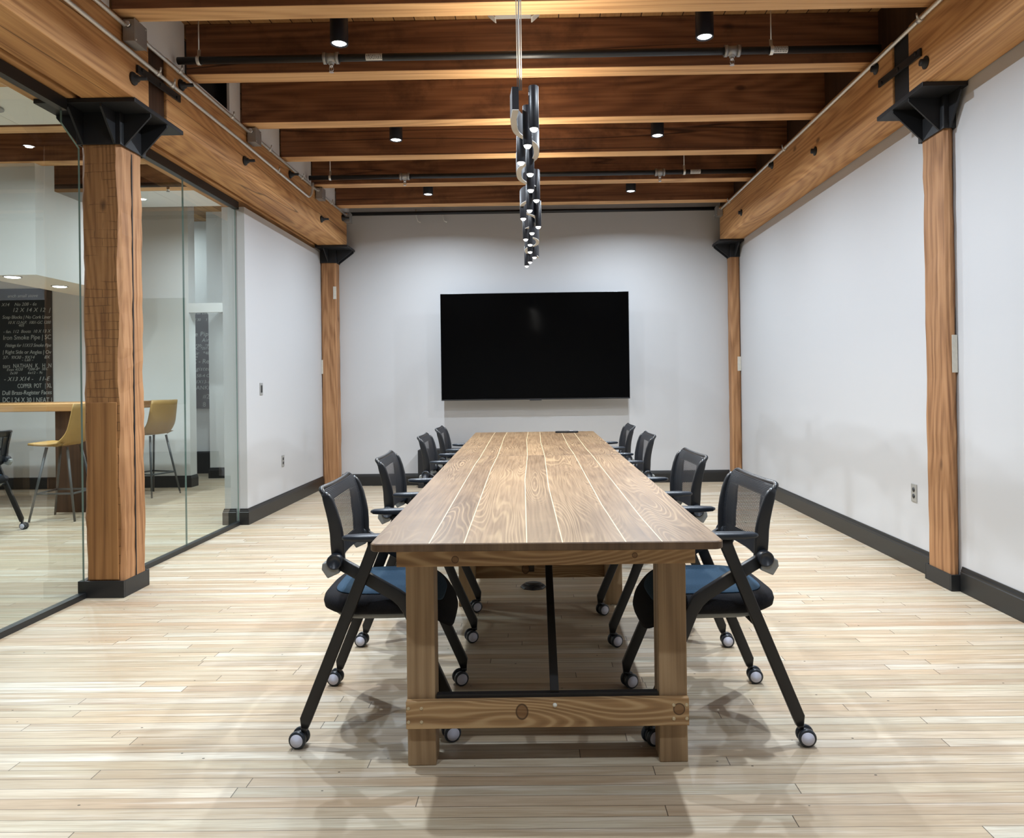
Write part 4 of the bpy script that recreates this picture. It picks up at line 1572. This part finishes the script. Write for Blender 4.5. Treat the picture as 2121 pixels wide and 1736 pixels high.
    for i in range(1, 5):
        a = PI / 2 * i / 5
        pts.append((bx(0.902 + 0.020 * math.sin(a)) + 0.002, -0.2405 + 0.022 * (1 - math.cos(a)), 0.902 + 0.019 * math.sin(a)))
    for i in range(9):
        u = -1 + 2 * i / 8
        pts.append((-0.212 + 0.012 * (1 - u * u), u * 0.212, 0.922))
    pts += [(p[0], -p[1], p[2]) for p in reversed(pts[:6])]
    tube(bm, pts, [0.010] + [0.0095] * (len(pts) - 2) + [0.010], 10)
    obj('top_rail', bm, 'plastic', t)
    # plastic shell ring behind the mesh
    bm = B()
    def sheet(u0, u1, z0, z1, off):
        nu, nz = 6, 10
        vs = []
        for j in range(nz + 1):
            z = z0 + (z1 - z0) * j / nz
            row = []
            for i in range(nu + 1):
                u = u0 + (u1 - u0) * i / nu
                y = u * hw(z)
                row.append((bx(z) + off - 0.022 * (1 - u * u) * (1 - max(0, (z - 0.80) / 0.13) * 1.45), y, z))
            vs.append(row)
        return vs

    def add_sheet(bm, u0, u1, z0, z1, off, th):
        A = sheet(u0, u1, z0, z1, off)
        Bq = sheet(u0, u1, z0, z1, off - th)
        Va = [[bm.verts.new(p) for p in r] for r in A]
        Vb = [[bm.verts.new(p) for p in r] for r in Bq]
        nz, nu = len(Va) - 1, len(Va[0]) - 1
        for j in range(nz):
            for i in range(nu):
                bm.faces.new((Va[j][i], Va[j][i + 1], Va[j + 1][i + 1], Va[j + 1][i])).smooth = True
                bm.faces.new((Vb[j][i + 1], Vb[j][i], Vb[j + 1][i], Vb[j + 1][i + 1])).smooth = True
        for j in range(nz):
            bm.faces.new((Va[j][0], Va[j + 1][0], Vb[j + 1][0], Vb[j][0]))
            bm.faces.new((Va[j + 1][nu], Va[j][nu], Vb[j][nu], Vb[j + 1][nu]))
        for i in range(nu):
            bm.faces.new((Va[0][i + 1], Va[0][i], Vb[0][i], Vb[0][i + 1]))
            bm.faces.new((Va[nz][i], Va[nz][i + 1], Vb[nz][i + 1], Vb[nz][i]))

    add_sheet(bm, -0.97, -0.58, 0.70, 0.87, 0.004, 0.005)
    add_sheet(bm, 0.58, 0.97, 0.70, 0.87, 0.004, 0.005)
    add_sheet(bm, -0.97, 0.97, 0.872, 0.918, 0.004, 0.005)
    add_sheet(bm, -0.97, 0.97, 0.645, 0.698, 0.004, 0.005)
    obj('back_shell', bm, 'plastic', t)
    bm = B()
    A = sheet(-0.97, 0.97, 0.650, 0.922, 0.014)
    V = [[bm.verts.new(p) for p in r] for r in A]
    for j in range(len(V) - 1):
        for i in range(len(V[0]) - 1):
            bm.faces.new((V[j][i], V[j][i + 1], V[j + 1][i + 1], V[j + 1][i])).smooth = True
    o = obj('back_mesh', bm, 'mesh', t)
    o['label'] = 'black see-through woven back'
    return t


CR = 0.040
spots = [(-0.605, 2.918, CR, 'nearest mesh chair on the left of the table, blue seat in full view'),
         (-0.625, 3.93, CR, 'second mesh chair from the viewer on the left of the table'),
         (-0.66, 5.43, 0.02, 'third mesh chair from the viewer on the left of the table'),
         (-0.665, 6.36, 0.02, 'farthest mesh chair on the left of the table'),
         (0.635, 2.885, PI + CR, 'nearest mesh chair on the right of the table, blue seat in full view'),
         (0.605, 3.86, PI + CR, 'second mesh chair from the viewer on the right of the table'),
         (0.585, 5.30, PI + 0.0, 'third mesh chair from the viewer on the right of the table'),
         (0.585, 6.39, PI + 0.0, 'farthest mesh chair on the right of the table')]
ch0 = make_chair(spots[0][3])
ch0.location = (spots[0][0], spots[0][1], 0)
ch0.rotation_euler = (0, 0, spots[0][2])
for x, y, a, lb in spots[1:]:
    dup(ch0, (x, y, 0), a, lb)
oc = dup(ch0, (-5.08, 6.48, 0), PI + 0.1, 'black mesh chair behind the glass at the left edge')
oc['group'] = 'mesh chairs in the next room'

# ------------------------------------------------------------------ television and small wall items
TVY = 9.18
tv = thing('television', 'large black wall-mounted television on the end wall', 'television', (-0.047, TVY, 1.763), 0)
hw_, hh_ = 1.183, 0.672
bm = B()
box(bm, (-hw_, 0.002, -hh_), (hw_, 0.045, hh_))
obj('case', bm, 'plastic', tv, 0.003)
bm = B()
box(bm, (-hw_ + 0.006, -0.001, -hh_ + 0.016), (hw_ - 0.006, 0.0025, hh_ - 0.006))
obj('screen', bm, 'screen', tv)
bm = B()
box(bm, (-hw_, -0.002, -hh_), (hw_, 0.003, -hh_ + 0.014))
obj('lower_bezel', bm, 'bezel', tv, 0.001)
bm = B()
box(bm, (-0.075, -0.006, -hh_ - 0.010), (0.075, 0.02, -hh_ + 0.006))
obj('sensor_bar', bm, 'plastic', tv, 0.002)
bm = B()
box(bm, (-0.35, 0.045, -0.25), (0.35, 0.07, 0.25))
box(bm, (-0.05, 0.07, -0.2), (0.05, YB - TVY - 0.02, 0.2))
box(bm, (-0.25, YB - TVY - 0.02, -0.22), (0.25, YB - TVY, 0.22))
obj('wall_mount', bm, 'steel_black', tv)
bm = B()
box(bm, (-1.535, 9.17, 0.0), (-0.55, 9.42, 0.475))
o = obj('equipment_cabinet', bm, 'matblack', None, 0.004)
tag(o, 'low black cabinet against the end wall behind the left chairs', 'cabinet')


def wallplate(name, x, y, z, s, label, kind):
    t = thing(name, label, 'switch' if kind == 'switch' else 'outlet', (x, y, z), 0)
    bm = B()
    box(bm, (min(0, s * 0.006), -0.037, -0.06), (max(0, s * 0.006), 0.037, 0.06))
    obj('cover_plate', bm, 'plate', t, 0.002)
    if kind == 'switch':
        bm = B()
        box(bm, (min(s * 0.004, s * 0.009), -0.018, -0.036), (max(s * 0.004, s * 0.009), 0.018, 0.036))
        obj('rocker', bm, 'slot', t, 0.001)
    else:
        for z_ in (-0.022, 0.022):
            bm = B()
            lathe(bm, [(0.0, s * 0.004), (0.016, s * 0.004), (0.016, s * 0.008), (0.0, s * 0.008)], (0, 0, z_), 'x', 16)
            obj('socket', bm, 'slot', t)
    return t


wallplate('light_switch', XL, 7.245, 1.277, 1, 'steel switch plate with black rocker on the short left wall', 'switch')
wallplate('wall_outlet', XL, 7.835, 0.50, 1, 'double outlet low on the short left wall', 'outlet')
wallplate('wall_outlet', XR, 5.035, 0.515, -1, 'double outlet low on the right wall beside the slim post', 'outlet')

fb = thing('floor_outlet_box', 'round black power box on the floor under the table', 'floor box', (-0.055, 4.668, 0))
bm = B()
lathe(bm, [(0.0, 0.0), (0.083, 0.0), (0.080, 0.008), (0.066, 0.020), (0.0, 0.021)], seg=8)
obj('housing', bm, 'plastic', fb, 0.002)
bm = B()
lathe(bm, [(0.0, 0.0205), (0.05, 0.0205), (0.048, 0.025), (0.0, 0.026)], seg=24)
obj('lid', bm, 'slot', fb)

# ------------------------------------------------------------------ next room
ct = thing('bar_counter', 'high timber bar counter seen through the glass', 'counter', (-6.2, 8.2, 0))
bm = B()
box(bm, (-2.2, -0.60, 1.068), (1.55, 0.58, 1.150))
obj('worktop', bm, 'counter', ct, 0.006)
bm = B()
box(bm, (1.08, -0.52, 0.0), (1.45, -0.40, 1.067))
box(bm, (-2.1, -0.52, 0.0), (-1.7, -0.40, 1.067))
o = obj('support_panel', bm, 'darkwood', ct, 0.003)
o['label'] = 'dark stained support panel'


def make_stool(label):
    t = thing('bar_stool', label, 'bar stool', (0, 0, 0), 0, 'tan bar stools at the counter')
    # bucket shell: faces -X, back on +X
    bm = B()
    nu, nv = 16, 18
    grid = []
    for j in range(nv + 1):
        v = j / nv
        row = []
        for i in range(nu + 1):
            u = -1 + 2 * i / nu
            if v < 0.5:
                q = v / 0.5
                x, z = -0.23 + 0.36 * q, 0.745 - 0.02 * math.sin(q * PI) + 0.008 * (1 - q)
                w = 0.20 + 0.02 * q
                lift = 0.03 * abs(u) ** 3 * q
            else:
                q = (v - 0.5) / 0.5
                an = q * PI / 2
                x = 0.13 + 0.085 * math.sin(min(1, q * 2) * PI / 2) + 0.045 * q
                z = 0.745 + 0.41 * q ** 1.25
                w = 0.22 - 0.03 * q
                lift = 0
                x -= 0.10 * abs(u) ** 2.5 * (1 - 0.55 * q)
            row.append(bm.verts.new((x, u * w, z + lift)))
        grid.append(row)
    for a, b_ in zip(grid, grid[1:]):
        for i in range(nu):
            bm.faces.new((a[i], a[i + 1], b_[i + 1], b_[i])).smooth = True
    sh = obj('seat_shell', bm, 'tan', t)
    md = sh.modifiers.new('thick', 'SOLIDIFY')
    md.thickness = 0.022
    feet = [(-0.22, -0.21), (-0.22, 0.21), (0.22, -0.21), (0.22, 0.21)]
    for fx, fy in feet:
        bm = B()
        tube(bm, [(fx * 0.45, fy * 0.55, 0.725), (fx, fy, 0.0)], [0.014, 0.010], 10)
        obj('leg', bm, 'stoolmetal', t)
    bm = B()
    z = 0.27
    k_ = 1 - z / 0.725 * 0.5
    q = [(fx * k_, fy * k_, z) for fx, fy in (feet[0], feet[1], feet[3], feet[2])]
    for a, b_ in zip(q, q[1:] + q[:1]):
        sweep(bm, [a, b_], 0.018, 0.018, (0, 0, 1))
    obj('footrest', bm, 'stoolmetal', t)
    return t


s0 = make_stool('tan bar stool left of the thick post, in front of the dark panel')
s0.location = (-4.80, 7.33, 0)
s0.rotation_euler = (0, 0, 0.05)
dup(s0, (-4.72, 8.86, 0), -0.35, 'tan bar stool right of the thick post, turned to show its back')


# blackboards with chalk writing
def writing(parent, lines, name='chalk_writing', edge=1.19):
    def fit(w, x):
        return min(1.0, (edge - x) / w)

    bm = B()
    for txt, x, z, size, shear, ww in lines:
        cu = bpy.data.curves.new('txt', 'FONT')
        cu.body = txt
        cu.size = size
        cu.shear = shear
        cu.extrude = 0.0008
        cu.resolution_u = 3
        if ww:
            cu.space_character = ww
        ob = bpy.data.objects.new('txt', cu)
        me = bpy.data.meshes.new_from_object(ob)
        cu_w = max((v.co.x for v in me.vertices), default=0.1)
        me.transform(Matrix.Translation((x, -0.0135, z)) @ Matrix.Diagonal((fit(cu_w, x), 1, 1, 1)) @ Matrix.Rotation(PI / 2, 4, 'X') @ Matrix.Rotation(random.uniform(-0.012, 0.012), 4, 'Z'))
        bm.from_mesh(me)
        bpy.data.meshes.remove(me)
        bpy.data.objects.remove(ob)
        bpy.data.curves.remove(cu)
    return obj(name, bm, 'chalk', parent)


b1 = thing('blackboard', 'large blackboard with chalk writing left of the thick post', 'blackboard', (-7.55, 9.495, 1.10))
bm = B()
box(bm, (0, -0.012, 0), (1.20, 0.004, 1.52))
obj('board', bm, 'blackboard', b1, 0.002)


def bz(v):      # chalk line height on the board from the photograph's row
    return (838 - v) / 238 * 1.49 + 0.01


L1 = [('ench small stove', .62, bz(615), .060, .3, 1), ('X14    No 208 - 6s', .54, bz(633), .060, .3, 1), ('12 X 14 X 12  |', .68, bz(645), .075, .25, 1.05),
      ('Soap Blocks | No Cork Liner', .55, bz(659), .062, .2, .95), ('10 X 12-N.P.  1001-GC 1200', .62, bz(670), .055, .3, .95), ('405', .76, bz(676), .05, .3, 1),
      ('- fan. 112  Boots  10 X 13 X', .56, bz(689), .058, .3, 1), ('Iron Smoke Pipe | SC', .555, bz(703), .085, .1, 1), ('Fittings for 11X13 Smoke Pipe', .58, bz(718), .062, .4, .95),
      ('| Right Side or Angles | Ov', .55, bz(732), .068, .1, .97), ('57-  9X30 - 9X14        8X', .55, bz(743), .058, .3, 1), ('- Lab -', .80, bz(748), .052, .2, 1.1),
      ('ters  NATHAN  K   H  N', .55, bz(762), .078, .05, 1.05), ('Evan 4520    *200-8*  SEC', .60, bz(768), .046, .3, 1.1), ('2x30         6x12 - 9c', .64, bz(775), .046, .3, 1.1),
      ('- X13 X14 -   11-E', .56, bz(789), .075, .3, 1.05), ('COPPER  POT   | XL', .74, bz(804), .080, .0, 1), ('Dull Brass-Register Faces', .535, bz(818), .078, .12, .97),
      ('DC | 24 X 30 | NEAT |', .54, bz(833), .090, .0, 1.02)]
# keep the lettering inside the visible right part of the board
writing(b1, [(a, x + 0.0, z, s, sh, w) for a, x, z, s, sh, w in L1])
b2 = thing('blackboard', 'narrow view of a blackboard with chalk writing through the passage', 'blackboard', (-5.9, 11.045, 0.98))
bm = B()
box(bm, (0, -0.012, 0), (1.0, 0.004, 1.50))
obj('board', bm, 'blackboard', b2, 0.002)


def bz2(v):
    return (850 - v) / 208 * 1.5


L2 = [('Small Long', .66, bz2(652), .06, .1, 1), ('V 30     1', .68, bz2(666), .055, .2, 1), ('ke Pipe', .64, bz2(698), .095, .15, 1.1), ('Air-Li', .80, bz2(710), .08, .2, 1.1),
      ('*30-  *9', .70, bz2(720), .055, .3, 1.1), ('OC  *257-6', .66, bz2(726), .055, .2, 1), ('Air   *40', .66, bz2(737), .075, .0, 1), ('ces', .67, bz2(743), .05, .1, 1),
      ('C - Reg', .65, bz2(755), .095, .1, 1), ('egister', .66, bz2(770), .085, .3, 1.1), ('x 58-4 Ch', .655, bz2(784), .070, .2, 1), ('11X13-171', .66, bz2(797), .072, .2, 1),
      ('LANKEN', .66, bz2(810), .085, .05, 1.1), ('#27', .80, bz2(829), .095, .1, 1.05), ('8  in', .80, bz2(846), .10, .0, 1.1)]
writing(b2, L2, edge=0.995)

for x, y, lb in ((-5.10, 7.05, 'nearer recessed downlight in the white soffit'), (-5.10, 7.75, 'farther recessed downlight in the white soffit')):
    t = thing('recessed_downlight', lb, 'downlight', (x, y, 2.40), 0, 'downlights in the soffit')
    bm = B()
    lathe(bm, [(0.066, 0.0), (0.080, 0.0), (0.080, -0.004), (0.066, -0.006)], seg=28)
    obj('trim_ring', bm, 'box_steel', t)
    bm = B()
    lathe(bm, [(0.0, -0.001), (0.068, -0.001), (0.066, -0.007), (0.050, -0.012), (0.0, -0.014)], seg=28)
    obj('lit_lens', bm, 'led', t)
    area('soffit_lamp', t, (0, 0, -0.018), 0.10, 22, ADJ_C, 170)

vs_ = thing('grey_jug', 'grey jug standing on the white ledge beyond the glass', 'jug', (-4.02, 9.62, 2.401))
bm = B()
lathe(bm, [(0.0, 0.0), (0.055, 0.0), (0.075, 0.04), (0.078, 0.10), (0.05, 0.18), (0.030, 0.215), (0.034, 0.235), (0.0, 0.236)], seg=24)
obj('body', bm, 'vase', vs_)
bm = B()
tube(bm, [(0.035, 0, 0.21), (0.09, 0, 0.20), (0.105, 0, 0.12), (0.075, 0, 0.06)], 0.010, 8)
obj('handle', bm, 'vase', vs_)
bm = B()
lathe(bm, [(0.0, -0.03), (0.022, -0.02), (0.030, 0.0), (0.022, 0.02), (0.0, 0.03)], (-0.045, 0, 0.265), 'z', 16)
cyl(bm, (-0.02, 0, 0.255), (0.005, 0, 0.235), 0.008, 8)
obj('stopper', bm, 'chrome', vs_)

# lights of the next room and passage (recessed fittings overhead)
for x, y, z, w, lb in ((-6.2, 3.4, ZC - 0.013, ADJ_W, 'ceiling downlight over the near part of the next room'),
                       (-4.2, 5.6, 3.47, ADJ_W, 'ceiling downlight between the post and the counter'),
                       (-3.7, 8.35, 3.47, ADJ_W * 0.9, 'ceiling downlight over the opening in the next room'),
                       (-7.0, 6.5, ZC - 0.013, ADJ_W, 'ceiling downlight left of the counter'),
                       (-3.9, 10.0, 2.34, 10, 'downlight under the white ledge'),
                       (-5.6, 10.3, ZC - 0.013, 20, 'ceiling downlight in the passage')):
    t = thing('recessed_downlight', lb, 'downlight', (x, y, z), 0, 'downlights of the next room')
    bm = B()
    lathe(bm, [(0.0, 0.012), (0.08, 0.012), (0.08, 0.0), (0.066, -0.002), (0.0, -0.001)], seg=28)
    obj('trim_ring', bm, 'box_steel', t)
    area('next_room_lamp', t, (0, 0, -0.006), 0.12, w, ADJ_C, 170)
